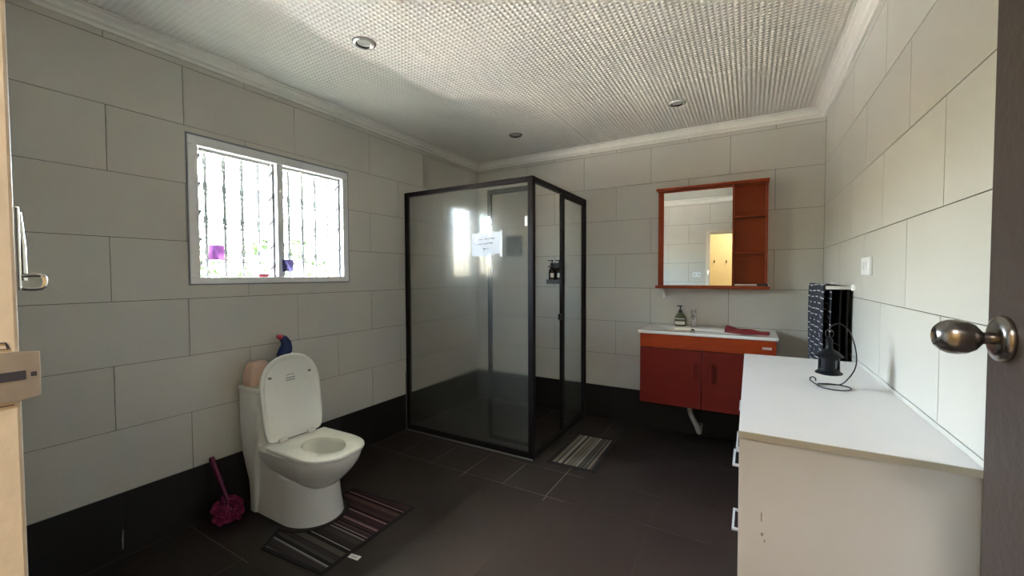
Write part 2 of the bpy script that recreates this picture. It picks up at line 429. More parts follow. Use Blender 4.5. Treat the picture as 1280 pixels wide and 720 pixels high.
# thin dark seal round the frame
mb = MB()
for (y0, y1, z0, z1) in ((WY0-0.007, WY1+0.007, WZ1, WZ1+0.010), (WY0-0.007, WY0, WZ0-0.002, WZ1), (WY1, WY1+0.007, WZ0-0.002, WZ1), (WY0-0.007, WY1+0.007, WZ0-0.007, WZ0)):
    mb.box((-0.004, y0, z0), (0.0018, y1, z1))
mb.build('seal', mat('grey_sealant', (0.20, 0.21, 0.24), 0.7), window)
M_CLIP = mat('grey_clip_metal', (0.16, 0.16, 0.17), 0.5)
BZ = [1.965, 1.815, 1.665, 1.515, 1.385]
for (y0, y1) in ((WY0+0.048, -2.177), (-2.137, WY1-0.044)):
    for yy in (y0, y1-0.012):
        MB().box((-0.062, yy, WZ0+0.036), (-0.030, yy+0.012, WZ1-0.05)).build('louvre_channel', M_CLIP, window)
    R = Matrix.Rotation(radians(-33), 3, 'Y')
    for z in BZ:
        c = Vector((-0.07, 0, z-0.02))
        bl = MB().box((-0.137, y0+0.014, z-0.0225), (-0.003, y1-0.014, z-0.0175), rot=R)
        bl.bm.faces.ensure_lookup_table()
        for f_ in bl.bm.faces:
            f_.normal_update()
            if f_.calc_area() < 0.003: f_.material_index = 1
        bl.build('louvre_blade', [M_GLASS, M_GEDGE], window)
        for yy in (y0+0.012, y1-0.020):
            MB().box((-0.130, yy, z-0.028), (-0.010, yy+0.008, z-0.012), rot=R).build('blade_clip', M_CLIP, window)
        # the upper jaw of each clip
    MB().box((-0.055, y0+0.02, WZ1-0.066), (-0.035, y1-0.02, WZ1-0.050)).build('head_strip', M_STEEL, window)
# security grille outside
grille = thing('security_grille', 'scrolled metal security grille outside the louvre window', 'grille', (-0.2, -2.15, WZ0))
M_GRILLE = mat('grey_painted_iron', (0.10, 0.097, 0.09), 0.6)
ys = [-2.579+0.0995*k for k in range(10)]
for y in ys:
    MB().box((-0.006, y+2.15-0.0075, -0.02), (0.006, y+2.15+0.0075, 0.80)).build('bar', M_GRILLE, grille)
for z in (-0.02, 0.79):
    MB().box((-0.005, -0.50, z), (0.005, 0.50, z+0.014)).build('rail', M_GRILLE, grille)
    for y in (-0.47, 0.47):
        MB().box((-0.005, y-0.01, z), (0.10, y+0.01, z+0.012)).build('bracket', M_GRILLE, grille)
mb0 = MB()
for s in (-1, 1):
    pts = [(0, s*(0.006+0.018*(1-t/14)*abs(sin(t*0.42))), -0.035+0.005*t) for t in range(15)]
    mb0.tube(pts, 0.0045, 6)
scroll = mb0.build('scroll', M_GRILLE, grille)
first = True
for y in ys[:-1]:
    for z in (0.17, 0.36, 0.55, 0.70):
        if first: o = scroll; first = False
        else:
            o = scroll.copy(); COL.objects.link(o); o.parent = grille
        o.location = (0, y+2.15, z)
# small things at the window
def sachet(name, y0, y1, z0, z1, x, col, label):
    mb = MB(); nu = 7; g = []
    for i in range(nu):
        g.append([(x+0.0025*sin(i*1.3+j*0.9)*(0 < i < nu-1), y0+(y1-y0)*i/(nu-1), z0+(z1-z0)*j/(nu-1)) for j in range(nu)])
    for dx in (0, 0.002):
        vs = [[mb.bm.verts.new((p[0]+dx, p[1], p[2])) for p in r] for r in g]
        for i in range(nu-1):
            for j in range(nu-1): mb.bm.faces.new((vs[i][j], vs[i+1][j], vs[i+1][j+1], vs[i][j+1]))
    m = mat(name+'_film', col, 0.3, var=0.35, scale=40, trans=0.35)
    return tag(base_at(mb.build(name, m, smooth=True), (x, (y0+y1)/2, z0)), label, 'sachet')
sachet('sachet', -2.552, -2.474, 1.412, 1.497, -0.012, (0.20, 0.075, 0.27), 'purple square sachet hanging in the left louvre bay of the window')
sachet('sachet', -2.157, -2.083, 1.352, 1.428, 0.008, (0.07, 0.065, 0.19), 'blue-violet square sachet stuck beside the mullion of the louvre window')
mb = MB(); mb.box((-0.045, -2.290, WZ0+0.036), (-0.008, -2.225, WZ0+0.056), 0.008, seg=3)
tag(base_at(mb.build('soap_bar', mat('pink_soap', (0.70, 0.10, 0.18), 0.4), smooth=True), (-0.026, -2.257, WZ0+0.036)), 'small pink soap bar lying on the bottom frame of the louvre window', 'soap')

# ------------------------------------------------------------------ door frame, door, latch plates
mb = MB()
mb.box((DX0, FY-0.125, -0.004), (2.0, -3.5765, DZ)); mb.box((2.85, FY-0.125, -0.004), (DX1, -3.5765, DZ)); mb.box((2.0, FY-0.125, 1.95), (2.85, -3.5765, DZ))
df = struct(mb.build('trim_5', M_JAMB, bev=0.003), 'worn beige timber frame round the doorway')
# strike plate with a lip on the jamb, at knob height
sp = MB()
pl = [(-3.645, 1.2165), (-3.578, 1.2165), (-3.5655, 1.2185), (-3.5655, 1.2575), (-3.578, 1.2595), (-3.645, 1.2595)]
sp.prism(pl, 0.0022, lambda u, v, w: (2.0002+w, u, v))
spo = sp.build('strike_plate', mat('brushed_nickel_plate', (0.62, 0.56, 0.50), 0.38, metal=0.85, bump=0.1), df, bev=0.0006)
MB().box((2.0024, -3.63, 1.2345), (2.0032, -3.5742, 1.2425), 0.0003).build('strike_hole', mat('dark_recess', (0.05, 0.05, 0.07), 0.4), df)
MB().box((2.0024, -3.5715, 1.2365), (2.003, -3.568, 1.2405), 0.0002).build('screw_hole', bpy.data.materials['dark_recess'], df)
# chipped rebate of the jamb beside the plate
MB().box((2.0002, -3.650, 1.262), (2.0010, -3.583, 1.2625)).build('chipped_edge', bpy.data.materials['dark_recess'], df)
MB().box((2.0002, -3.650, 1.2135), (2.0010, -3.581, 1.2141)).build('chipped_edge', bpy.data.materials['dark_recess'], df)
MB().prism([(-3.650, 1.268), (-3.584, 1.268), (-3.582, 1.262), (-3.584, 1.2625), (-3.585, 1.2672), (-3.650, 1.2672)], 0.0006, lambda u, v, w: (2.0002+w, u, v)).build('chipped_edge', bpy.data.materials['dark_recess'], df)
# hook latch on the room side of the frame
lt = thing('hook_latch', 'small chrome hook latch on the room side of the door frame', 'latch', (1.985, -3.5765, 1.30))
MB().box((-0.008, 0, 0.012), (0.008, 0.004, 0.085), 0.0015).build('plate', M_CHROME, lt)
MB().tube([(0.0, 0.004, 0.080), (0.0, 0.006, 0.05), (0.0, 0.006, 0.02)], 0.0026, 8).build('hook_rod', M_CHROME, lt)
pts = [(0.004, 0.004+0.0, 0.024), (0.004, 0.012, 0.025), (0.004, 0.017, 0.024), (0.004, 0.0185, 0.019), (0.004, 0.017, 0.014), (0.004, 0.012, 0.0125), (0.004, 0.004, 0.013)]
MB().tube(bez(pts, 4), 0.0018, 8).build('keeper', M_CHROME, lt)

door = struct(MB().box((2.85, -3.588, 0.012), (2.888, -2.792, 1.945), 0.002).build('door_1', M_DOOR), 'dark brown door standing open against the right-hand side')
KR = Matrix.Rotation(radians(-90), 3, 'Y')  # local z -> -x
kb = MB(); kb.lathe([(0.001, 0.0), (0.0315, 0.0), (0.0325, 0.003), (0.030, 0.009), (0.022, 0.012), (0.012, 0.013)], (2.85, -2.842, 1.2325), 40, KR)
kr = kb.build('rosette', M_NICKEL, door, smooth=True, angle=60)
kb = MB(); kb.lathe([(0.0085, 0.010), (0.0085, 0.022), (0.011, 0.024), (0.0185, 0.030), (0.0235, 0.039), (0.0250, 0.048), (0.0242, 0.057), (0.0205, 0.065), (0.0145, 0.0705), (0.0125, 0.0715), (0.0115, 0.0690), (0.004, 0.0688)], (2.85, -2.842, 1.2325), 40, KR)
kb.build('knob', M_NICKEL, door, smooth=True, angle=50)
MB().box((2.7795, -2.8435, 1.2285), (2.7815, -2.8405, 1.2365)).build('key_slot', M_BLACK, door)
for z in (0.25, 1.0, 1.75):
    MB().tube([(2.893, -3.583, z), (2.893, -3.583, z+0.09)], 0.005, 8).build('hinge', M_STEEL, door)

# ------------------------------------------------------------------ hallway behind the camera
M_HALL = mat('cream_yellow_hall_paint', (0.78, 0.62, 0.30), 0.7, var=0.03, scale=4)
HY = -5.2
struct(MB().box((0.9, HY-0.1, -0.05), (4.2, HY, 2.7)).build('wall_hallway_far', M_HALL))
struct(MB().box((0.8, HY, -0.05), (0.9, FY-0.12, 2.7)).build('wall_hallway_left', M_HALL))
struct(MB().box((4.2, HY, -0.05), (4.3, FY-0.12, 2.7)).build('wall_hallway_right', M_HALL))
struct(MB().box((3.12, FY-0.24, -0.05), (4.2, FY-0.12, 2.7)).build('wall_hallway_near', M_HALL))
struct(MB().box((0.9, HY, -0.12), (4.2, FY-0.12, -0.004)).build('floor_hallway', mat('hall_floor', (0.45, 0.40, 0.33), 0.5)))
struct(MB().box((0.8, HY-0.1, 2.62), (4.3, FY-0.12, 2.72)).build('ceiling_hallway', M_CORN))
for i, (x, z) in enumerate(((1.958, 1.567), (2.160, 1.563))):
    h = thing('wall_hook', ('small metal hook on the cream hallway wall, left of the two in the mirror', 'small metal hook on the cream hallway wall, right of the two in the mirror')[i], 'hook', (x, HY, z), 0)
    MB().box((-0.012, 0.0, -0.025), (0.012, 0.004, 0.025), 0.002).build('plate', M_NICKEL, h)
    MB().tube(bez([(0, 0.004, 0.010), (0, 0.03, 0.004), (0, 0.045, -0.012), (0, 0.05, 0.012)], 5), 0.005, 8).build('prong', M_NICKEL, h)
lamp = thing('ceiling_lamp', 'flat round white ceiling lamp in the hallway behind the doorway', 'lamp', (2.5, -4.45, 2.62))
MB().lathe([(0.19, 0.0), (0.19, -0.03), (0.18, -0.036)], n=32).build('base', M_WHITEP, lamp, smooth=True)
md, tdn, bdn = new_mat('lit_lamp_diffuser'); bdn.inputs['Emission Color'].default_value = (1, 0.86, 0.66, 1); bdn.inputs['Emission Strength'].default_value = 3.0
MB().lathe([(0.17, -0.037), (0.15, -0.05), (0.08, -0.058), (0.01, -0.06)], n=32).build('diffuser', md, lamp, smooth=True)
ld = bpy.data.lights.new('lamp_light', 'AREA'); ld.shape = 'DISK'; ld.size = 0.3; ld.energy = HALL_POWER; ld.color = (1, 0.95, 0.88)
lo = bpy.data.objects.new('lamp_light', ld); COL.objects.link(lo); lo.parent = lamp; lo.location = (0, 0, -0.07)

# ------------------------------------------------------------------ shower enclosure
SX, SY, SZ = 1.222, -1.09, 2.02
sh = thing('shower_enclosure', 'corner shower enclosure of frosted glass in dark bronze frames', 'shower', (SX/2, SY/2, 0))
def sbox(name, a, b, m=M_ALU, bevel=0.002, par=None):
    L = Vector((SX/2, SY/2, 0))
    return MB().box(Vector(a)-L, Vector(b)-L, bevel).build(name, m, par or sh)
F = 0.038
sbox('corner_post', (SX-F, SY-0.004, 0), (SX+0.003, SY+F, SZ))
sbox('wall_post', (0.001, SY, 0), (0.030, SY+F, SZ-0.002))
sbox('wall_post', (SX-F, -0.028, 0), (SX, -0.001, SZ-0.002))
sbox('top_rail', (0.001, SY, SZ-0.034), (SX-F, SY+F, SZ))
sbox('top_rail', (SX-F, SY+F, SZ-0.034), (SX, -0.001, SZ))
sbox('bottom_rail', (0.001, SY-0.002, 0), (SX-F, SY+F, 0.050))
sbox('bottom_rail', (SX-F, SY+F, 0), (SX, -0.001, 0.036))
sbox('fixed_pane', (0.028, SY+0.010, 0.048), (SX-F+0.002, SY+0.016, SZ-0.032), M_FROST, 0)
# sliding leaf behind the front pane
sbox('sliding_stile', (0.790, SY+0.080, 0.05), (0.822, SY+0.100, SZ-0.045))
sbox('sliding_rail', (0.822, SY+0.080, SZ-0.080), (1.18, SY+0.100, SZ-0.045))
sbox('sliding_rail', (0.822, SY+0.080, 0.05), (1.18, SY+0.100, 0.085))
# side: door leaf pushed to the back wall
ld_ = sbox('door_stile', (SX-0.034, -0.545, 0.036), (SX-0.004, -0.505, SZ-0.034))
sbox('door_stile', (SX-0.034, -0.055, 0.036), (SX-0.008, -0.028, SZ-0.034))
sbox('door_rail', (SX-0.034, -0.505, SZ-0.060), (SX-0.008, -0.055, SZ-0.034))
sbox('door_rail', (SX-0.034, -0.505, 0.036), (SX-0.008, -0.055, 0.062))
sbox('door_pane', (SX-0.023, -0.507, 0.060), (SX-0.018, -0.053, SZ-0.058), M_FROST, 0)
sbox('door_handle', (SX-0.036, -0.572, 0.955), (SX-0.010, -0.545, 1.005), M_BLACK, 0.004)
sbox('door_bumper', (1.158, SY+0.002, 1.672), (1.180, SY+0.010, 1.742), M_WHITEP, 0.002)
# silicone bead on the floor and wall
sl = MB(); L = Vector((SX/2, SY/2, 0))
sl.tube([Vector((0.004, SY-0.005, 0.004))-L, Vector((SX, SY-0.007, 0.004))-L], 0.007, 6); sl.tube([Vector((0.002, SY-0.004, 0.004))-L, Vector((0.002, SY-0.004, 0.5))-L], 0.005, 6)
sl.build('silicone_bead', mat('grey_silicone', (0.15, 0.145, 0.135), 0.6), sh)
# paper notice taped to the glass
nl = thing('notice', 'white handwritten paper notice taped to the frosted shower glass', 'notice', (0.83, SY+0.0085, 1.562))
MB().prism([(-0.132, -0.092), (0.03, -0.098), (0.05, -0.082), (0.125, -0.076), (0.13, 0.084), (0.02, 0.076), (-0.135, 0.080)], 0.0012, lambda u, v, w: (u, w-0.0012, v)).build('sheet', M_PAPER, nl)
M_TAPE = mat('clear_tape', (0.66, 0.68, 0.67), 0.35, trans=0.1, var=0.02)
for poly in ([(0.118, -0.10), (0.136, -0.10), (0.14, 0.09), (0.12, 0.098)], [(0.02, 0.05), (0.035, 0.05), (0.058, 0.092), (0.030, 0.095)], [(-0.115, 0.02), (-0.098, 0.008), (-0.06, 0.07), (-0.078, 0.082)], [(0.0, -0.106), (0.03, -0.106), (0.035, -0.074), (0.005, -0.078)]):
    MB().prism(poly, 0.0006, lambda u, v, w: (u, -0.0014-w, v)).build('tape', M_TAPE, nl)
rr = random.Random(3)
def scrawl(x0, x1, z, h):
    x = x0; pts = []
    while x < x1:
        pts.append((x, -0.0016, z+rr.uniform(-h, h))); x += rr.uniform(0.0022, 0.0040)
    if len(pts) > 1: MB().tube(pts, 0.0019, 4).build('written_word', M_INK, nl)
for (x0, x1, z, h) in ((-0.118, -0.112, 0.03, 0.004), (-0.068, -0.036, 0.030, 0.0015), (-0.030, -0.020, 0.034, 0.005), (-0.012, 0.002, 0.034, 0.006), (0.010, 0.030, 0.032, 0.005), (0.032, 0.072, 0.036, 0.006),
                       (-0.118, -0.110, 0.002, 0.004), (-0.090, -0.083, -0.008, 0.003), (-0.074, -0.044, -0.004, 0.004), (-0.036, -0.026, -0.001, 0.004), (-0.020, -0.002, -0.002, 0.005), (0.000, 0.020, 0.002, 0.006), (0.028, 0.056, 0.001, 0.006),
                       (-0.036, -0.002, -0.040, 0.005), (0.004, 0.016, -0.040, 0.003)):
    scrawl(x0, x1, z, h)
MB().tube([(-0.024, -0.0016, -0.052), (-0.026, -0.0016, -0.066)], 0.0016, 4).build('written_word', M_INK, nl)
# pump bottles in a wall bracket
br = thing('bottle_holder', 'black wall bracket holding two pump bottles inside the shower', 'holder', (0.93, 0, 1.24))
MB().box((-0.075, -0.085, 0.0), (0.075, -0.002, 0.010), 0.002).box((-0.075, -0.006, 0.0), (0.075, -0.001, 0.20), 0.002).build('shelf', M_BLACK, br)
MB().box((-0.075, -0.088, 0.0), (0.075, -0.083, 0.040), 0.001).box((-0.076, -0.088, 0.0), (-0.072, -0.002, 0.040), 0.001).box((0.072, -0.088, 0.0), (0.076, -0.002, 0.040), 0.001).build('guard', M_BLACK, br)
MB().box((-0.070, -0.070, 0.158), (0.070, -0.004, 0.170), 0.003).build('neck_clamp', M_BLACK, br)
M_AMBER = mat('dark_brown_bottle', (0.030, 0.018, 0.014), 0.15, coat=0.6)
M_LABEL = mat('cream_label', (0.62, 0.57, 0.50), 0.6)
def pump_bottle(x, label):
    t = thing('pump_bottle', label, 'bottle', (x, -0.045, 1.2505), 0, 'pump bottles in the shower bracket')
    MB().lathe([(0.030, 0), (0.034, 0.004), (0.034, 0.105), (0.030, 0.125), (0.016, 0.140), (0.014, 0.156)], n=24).build('body', M_AMBER, t, smooth=True)
    mb = MB(); n = 9
    for k in range(n-1):
        a0, a1 = [radians(-66-30+60*j/(n-1)) for j in (k, k+1)]
        mb.bm.faces.new([mb.bm.verts.new((0.0346*cos(a), 0.0346*sin(a), z)) for a, z in ((a0, 0.052), (a1, 0.052), (a1, 0.092), (a0, 0.092))])
    mb.build('paper_label', M_LABEL, t, smooth=True, angle=180)
    MB().lathe([(0.015, 0.156), (0.015, 0.172), (0.006, 0.176), (0.005, 0.205), (0.010, 0.207), (0.010, 0.216), (0.004, 0.218)], n=16).box((-0.040, -0.006, 0.207), (0.004, 0.006, 0.216), 0.002).build('pump', M_BLACK, t, smooth=True)
pump_bottle(0.895, 'brown pump bottle in the shower bracket, nearer the corner post')
pump_bottle(0.968, 'brown pump bottle in the shower bracket, nearer the door stile')
# small dark heater unit on the back wall, seen blurred through the glass
hu = thing('shower_heater', 'small dark wall unit seen blurred through the front shower glass', 'heater', (0.475, 0, 1.52))
MB().box((-0.085, -0.075, 0), (0.085, -0.001, 0.20), 0.014, seg=3).build('case', mat('dark_grey_case', (0.045, 0.045, 0.045), 0.4), hu, smooth=True)
MB().lathe([(0.022, 0), (0.022, 0.014), (0.019, 0.018)], (0, -0.075, 0.06), 20, Matrix.Rotation(radians(90), 3, 'X')).build('dial', M_BLACK, hu, smooth=True)

# ------------------------------------------------------------------ toilet
TY = -2.262
to = thing('toilet', 'white one-piece ceramic toilet with its seat lid raised', 'toilet', (0.0, TY, 0))
def dring(xb, xf, w, z, n=28, e=2.0, bw=None):
    """closed outline: straight back at xb, sides, superelliptic front"""
    bw = w if bw is None else bw
    xc = max(xb+0.004, xf-w*1.18); pts = []
    for k in range(n+1):
        a = -pi/2+pi*k/n
        pts.append((xc+(xf-xc)*abs(cos(a))**(2/e), w*(1 if sin(a) >= 0 else -1)*abs(sin(a))**(2/e), z))
    m = 5
    side = [(xc+(xb-xc)*k/m, w+(bw-w)*k/m, z) for k in range(1, m+1)]
    return pts+side+[(xb, bw*(1-2*k/m), z) for k in range(1, m+1)]+[(p[0], -p[1], z) for p in side[::-1][1:]]
NR = len(dring(0.1, 0.5, 0.1, 0))
def oval(x0, x1, w, z, e=2.0):
    P = []
    for k in range(NR):
        a = -pi/2+pi*k/28 if k <= 28 else pi/2+pi*(k-28)/(NR-28)
        f = lambda q: (1 if q >= 0 else -1)*abs(q)**(2/e)
        P.append(((x0+x1)/2+(x1-x0)/2*f(cos(a)), w*f(sin(a)), z))
    return P
mb = MB()
# skirt
mb.loft([dring(0.115, 0.602, 0.162, 0.0), dring(0.115, 0.600, 0.160, 0.012), dring(0.115, 0.585, 0.150, 0.10), dring(0.115, 0.575, 0.146, 0.20), dring(0.115, 0.575, 0.146, 0.235)])
# rear deck under the hinges
mb.loft([dring(0.10, xf, w, z) for z, xf, w in ((0.225, 0.555, 0.1462), (0.255, 0.50, 0.1464), (0.29, 0.44, 0.147), (0.325, 0.395, 0.151), (0.350, 0.365, 0.160), (0.366, 0.350, 0.167), (0.375, 0.345, 0.167))])
# bowl: outside, rim, inside
out = [(0.195, 0.36, 0.605, 0.085), (0.215, 0.335, 0.628, 0.112), (0.245, 0.305, 0.660, 0.138), (0.285, 0.27, 0.698, 0.160), (0.325, 0.245, 0.726, 0.174), (0.355, 0.235, 0.738, 0.180), (0.372, 0.235, 0.740, 0.181)]
rings = [dring(xb, xf, w, z, e=2.25) for z, xb, xf, w in out]
ins = [(0.376, 0.245, 0.732, 0.174, 2.25), (0.377, 0.37, 0.69, 0.125, 2.1), (0.365, 0.375, 0.685, 0.120, 2.1), (0.335, 0.385, 0.680, 0.116, 2.0), (0.29, 0.41, 0.640, 0.095, 2.0), (0.258, 0.45, 0.600, 0.060, 2.0), (0.254, 0.48, 0.575, 0.035, 2.0)]
rings += [dring(xb, xf, w, z, e=e) if i == 0 else oval(xb, xf, w, z, e) for i, (z, xb, xf, w, e) in enumerate(ins)]
mb.loft(rings)
mb.build('bowl', M_CERAM, to, smooth=True, angle=35)
# tank column
mb = MB()
def rrect(x0, x1, w, z, r=0.014, n=4):
    P = []
    for (cx, cy, a0) in ((x1-r, w-r, 0), (x0+r, w-r, 90), (x0+r, -w+r, 180), (x1-r, -w+r, 270)):
        for k in range(n+1):
            a = radians(a0+90*k/n); P.append((cx+r*cos(a), cy+r*sin(a), z))
    return P
mb.loft([rrect(0.108, 0.168, 0.171, 0.0), rrect(0.106, 0.170, 0.171, 0.10), rrect(0.098, 0.172, 0.171, 0.17), rrect(0.066, 0.176, 0.171, 0.245), rrect(0.030, 0.184, 0.170, 0.33), rrect(0.014, 0.20, 0.168, 0.40), rrect(0.008, 0.205, 0.168, 0.50), rrect(0.008, 0.205, 0.168, 0.672)])
mb.build('tank', M_CERAM, to, smooth=True, angle=35)
mb = MB(); mb.loft([rrect(0.008, 0.205, 0.168, 0.6725), rrect(0.004, 0.212, 0.173, 0.676), rrect(0.004, 0.212, 0.173, 0.694), rrect(0.010, 0.206, 0.167, 0.700)])
mb.build('tank_lid', M_CERAM, to, smooth=True, angle=35)
MB().lathe([(0.020, 0.700), (0.020, 0.704), (0.017, 0.706)], (0.10, 0.05, 0), 20).build('flush_button', M_CHROME, to, smooth=True)
# seat ring
mb = MB()
def hole(z, s=1.0): return oval(0.535-0.140*s, 0.535+0.140*s, 0.100*s, z, 1.75)
o0 = dring(0.292, 0.742, 0.182, 0.379, e=2.6, bw=0.176)
o1 = dring(0.292, 0.746, 0.185, 0.388, e=2.6, bw=0.178); o2 = dring(0.294, 0.744, 0.183, 0.396, e=2.6, bw=0.176); o3 = dring(0.300, 0.736, 0.176, 0.401, e=2.6, bw=0.170)
mb.loft([hole(0.379), o0, o1, o2, o3, hole(0.401, 1.06), hole(0.398, 1.02), hole(0.379)], False, False)
mb.build('seat', M_SEAT, to, smooth=True, angle=35)
# raised lid: outline in its own plane, leaning on the tank
lid = bpy.data.objects.new('lid', None)
LR = Matrix.Translation((0.292, 0, 0.405)) @ Matrix.Rotation(radians(-7.5), 4, 'Y')
def lout(h, w, d, n=30, e=2.3, low=0.0):
    """lid outline in plane (y,z) height h half width w at depth x=d"""
    P = []
    zc = h-w*1.10
    for k in range(n+1):
        a = -pi/2+pi*k/n
        P.append(Vector((d, w*(1 if sin(a) > 0 else -1)*abs(sin(a))**(2/e), zc+(h-zc)*abs(cos(a))**(2/e))))
    side = [(0.75, 1.0), (0.5, 0.995), (0.25, 0.97), (0.10, 0.93), (0.03, 0.86), (0.0, 0.75)]
    right = [Vector((d, w*f, low+(zc-low)*s)) for s, f in side]
    return P+right+[Vector((d, p.y*-1, p.z)) for p in right[::-1]]
def LX(r): return [LR @ p for p in r]
mb = MB()
mb.loft([LX(lout(0.462, 0.168, -0.022, low=0.008)), LX(lout(0.470, 0.176, -0.014)), LX(lout(0.472, 0.178, 0.000)), LX(lout(0.466, 0.173, 0.004, low=0.004)), LX(lout(0.456, 0.164, 0.0035, low=0.012)), LX(lout(0.440, 0.150, -0.006, low=0.026))])
lido = mb.build('lid', M_SEAT, to, smooth=True, angle=30)
for y in (-0.118, 0.118):
    mb = MB(); mb.box((-0.006, -0.009, -0.006), (0.004, 0.009, 0.006), 0.003)
    o = mb.build('bumper', M_RUBBER, lido); o.matrix_local = LR @ Matrix.Translation((-0.003, y, 0.352))
# printed mark on the lid: an arched line over small letters-like strokes
mk = MB()
for k in range(12):
    u0, u1 = -0.026+0.052*k/12, -0.026+0.052*(k+1)/12
    z0, z1 = [0.012*math.sqrt(max(0, 1-(u/0.03)**2)) for u in (u0, u1)]
    mk.prism([(u0, 0.340+z0), (u1, 0.340+z1), (u1, 0.3435+z1), (u0, 0.3435+z0)], 0.0004, lambda u, v, w: LR @ Vector((-0.0058+w, u, v)))
for k in range(7):
    u = -0.027+0.008*k
    mk.prism([(u, 0.330), (u+0.0055, 0.330), (u+0.0055, 0.339), (u, 0.339)], 0.0004, lambda u_, v, w: LR @ Vector((-0.0058+w, u_, v)))
    mk.prism([(u-0.002, 0.318), (u+0.0045, 0.318), (u+0.0045, 0.3245), (u-0.002, 0.3245)], 0.0004, lambda u_, v, w: LR @ Vector((-0.0058+w, u_, v)))
mk.build('printed_mark', mat('faded_grey_print', (0.30, 0.29, 0.26), 0.6), lido)
for y in (-0.085, 0.085):
    MB().lathe([(0.013, -0.022), (0.014, -0.020), (0.014, 0.020), (0.013, 0.022)], (0.300, y, 0.406), 16, Matrix.Rotation(radians(90), 3, 'X')).box((0.286, y-0.02, 0.376), (0.312, y+0.02, 0.402), 0.003).build('hinge', M_SEAT, to, smooth=True, angle=50)
MB().lathe([(0.011, 0), (0.010, 0.005), (0.004, 0.008)], (0.36, -0.155, 0.030), 12, Matrix.Rotation(radians(90), 3, 'X')).build('bolt_cap', M_WHITEP, to, smooth=True)

# on the tank
mb = MB()
mb.loft([rrect(-0.045, 0.045, 0.062, 0.0, 0.02), rrect(-0.05, 0.05, 0.066, 0.02, 0.022), rrect(-0.045, 0.042, 0.060, 0.07, 0.02), rrect(-0.036, 0.032, 0.050, 0.118, 0.016), rrect(-0.028, 0.024, 0.040, 0.130, 0.012)])
tp = mb.build('tissue_pack', mat('pale_pink_paper', (0.74, 0.50, 0.40), 0.7, var=0.10, bump=0.5, bscale=30), smooth=True, angle=50)
tp.location = (0.085, -2.362, 0.7005); tp.rotation_euler = (0, 0, 0.12)
tag(tp, 'pale pink soft tissue pack standing on the toilet tank', 'tissues')
cb = thing('cleaner_bottle', 'blue angled-neck cleaner bottle with a red cap behind the toilet lid', 'bottle', (0.085, -2.205, 0.7005))
spine = [((0, 0.0, 0), 0.040, 0.030), ((0, 0.0, 0.008), 0.044, 0.033), ((0, 0, 0.10), 0.046, 0.033), ((0, 0.004, 0.15), 0.046, 0.032), ((0, 0.012, 0.185), 0.040, 0.028), ((0, 0.014, 0.212), 0.032, 0.024), ((0, 0.004, 0.235), 0.026, 0.020), ((0, -0.014, 0.250), 0.019, 0.017)]
mb = MB(); rings = []
tilt = [0, 0, 0, 0, 0.1, 0.4, 0.9, 1.15]
for (c, ry, rx), tl in zip(spine, tilt):
    rings.append([Vector(c)+Vector((rx*cos(2*pi*k/18), ry*sin(2*pi*k/18)*cos(tl), ry*sin(2*pi*k/18)*sin(tl))) for k in range(18)])
mb.loft(rings); mb.build('body', mat('deep_blue_plastic', (0.010, 0.033, 0.14), 0.35), cb, smooth=True)
mb = MB(); rc = []
for d, r in ((0.0, 0.0155), (0.02, 0.0135), (0.026, 0.011)):
    c = Vector((0, -0.014, 0.250))+Vector((0, -sin(1.15), cos(1.15)))*d
    rc.append([c+Vector((r*cos(2*pi*k/16), r*sin(2*pi*k/16)*cos(1.15), r*sin(2*pi*k/16)*sin(1.15))) for k in range(16)])
mb.loft(rc); mb.build('cap', mat('red_cap', (0.42, 0.03, 0.06), 0.35), cb, smooth=True)
MB().tube(bez([(0.031, 0.022, 0.140), (0.033, 0.028, 0.152), (0.032, 0.040, 0.156)], 5), [0.003]*11, 6).build('label_stripe', M_WHITEP, cb, smooth=True)

# brush on the floor by the wall
tb = thing('toilet_brush', 'magenta toilet brush with a ruffled head leaning on the dark skirting', 'brush', (0.13, -2.555, 0))
MB().tube(bez([(0.0, 0.0, 0.12), (-0.035, -0.01, 0.20), (-0.075, -0.022, 0.29), (-0.098, -0.030, 0.345)], 5), [0.010]*6+[0.012]*5+[0.014]*4+[0.010], 12).build('handle', mat('magenta_plastic', (0.14, 0.010, 0.055), 0.35), tb, smooth=True)
mb = MB(); rb = random.Random(5)
for k in range(150):
    a = rb.uniform(0, 2*pi); ph = math.asin(rb.uniform(-0.75, 0.95)); n = Vector((cos(a)*cos(ph), sin(a)*cos(ph), sin(ph)))
    c = Vector((0, 0, 0.066)); r = rb.uniform(0.055, 0.078)
    t1 = n.orthogonal().normalized(); t1 = Matrix.Rotation(rb.uniform(0, 6.28), 3, n) @ t1; t2 = n.cross(t1)
    tip = c+n*r+t2*rb.uniform(-0.01, 0.01); tip.z = max(tip.z, 0.003); b0 = c+n*0.035
    w = rb.uniform(0.012, 0.02)
    v = [mb.bm.verts.new(p) for p in (b0-t1*w*0.5, b0+t1*w*0.5, tip+t1*w+t2*0.005, tip+n*0.006, tip-t1*w-t2*0.005)]
    mb.bm.faces.new(v)
M_MAG = mat('magenta_bristles', (0.25, 0.016, 0.085), 0.5, var=0.2, scale=60)
mb.build('ruffle', M_MAG, tb)
mb = MB(); mb.lathe([(0.01, 0.004), (0.036, 0.012), (0.052, 0.04), (0.054, 0.075), (0.040, 0.105), (0.014, 0.122)], n=20)
mb.build('brush_head', M_MAG, tb, smooth=True)

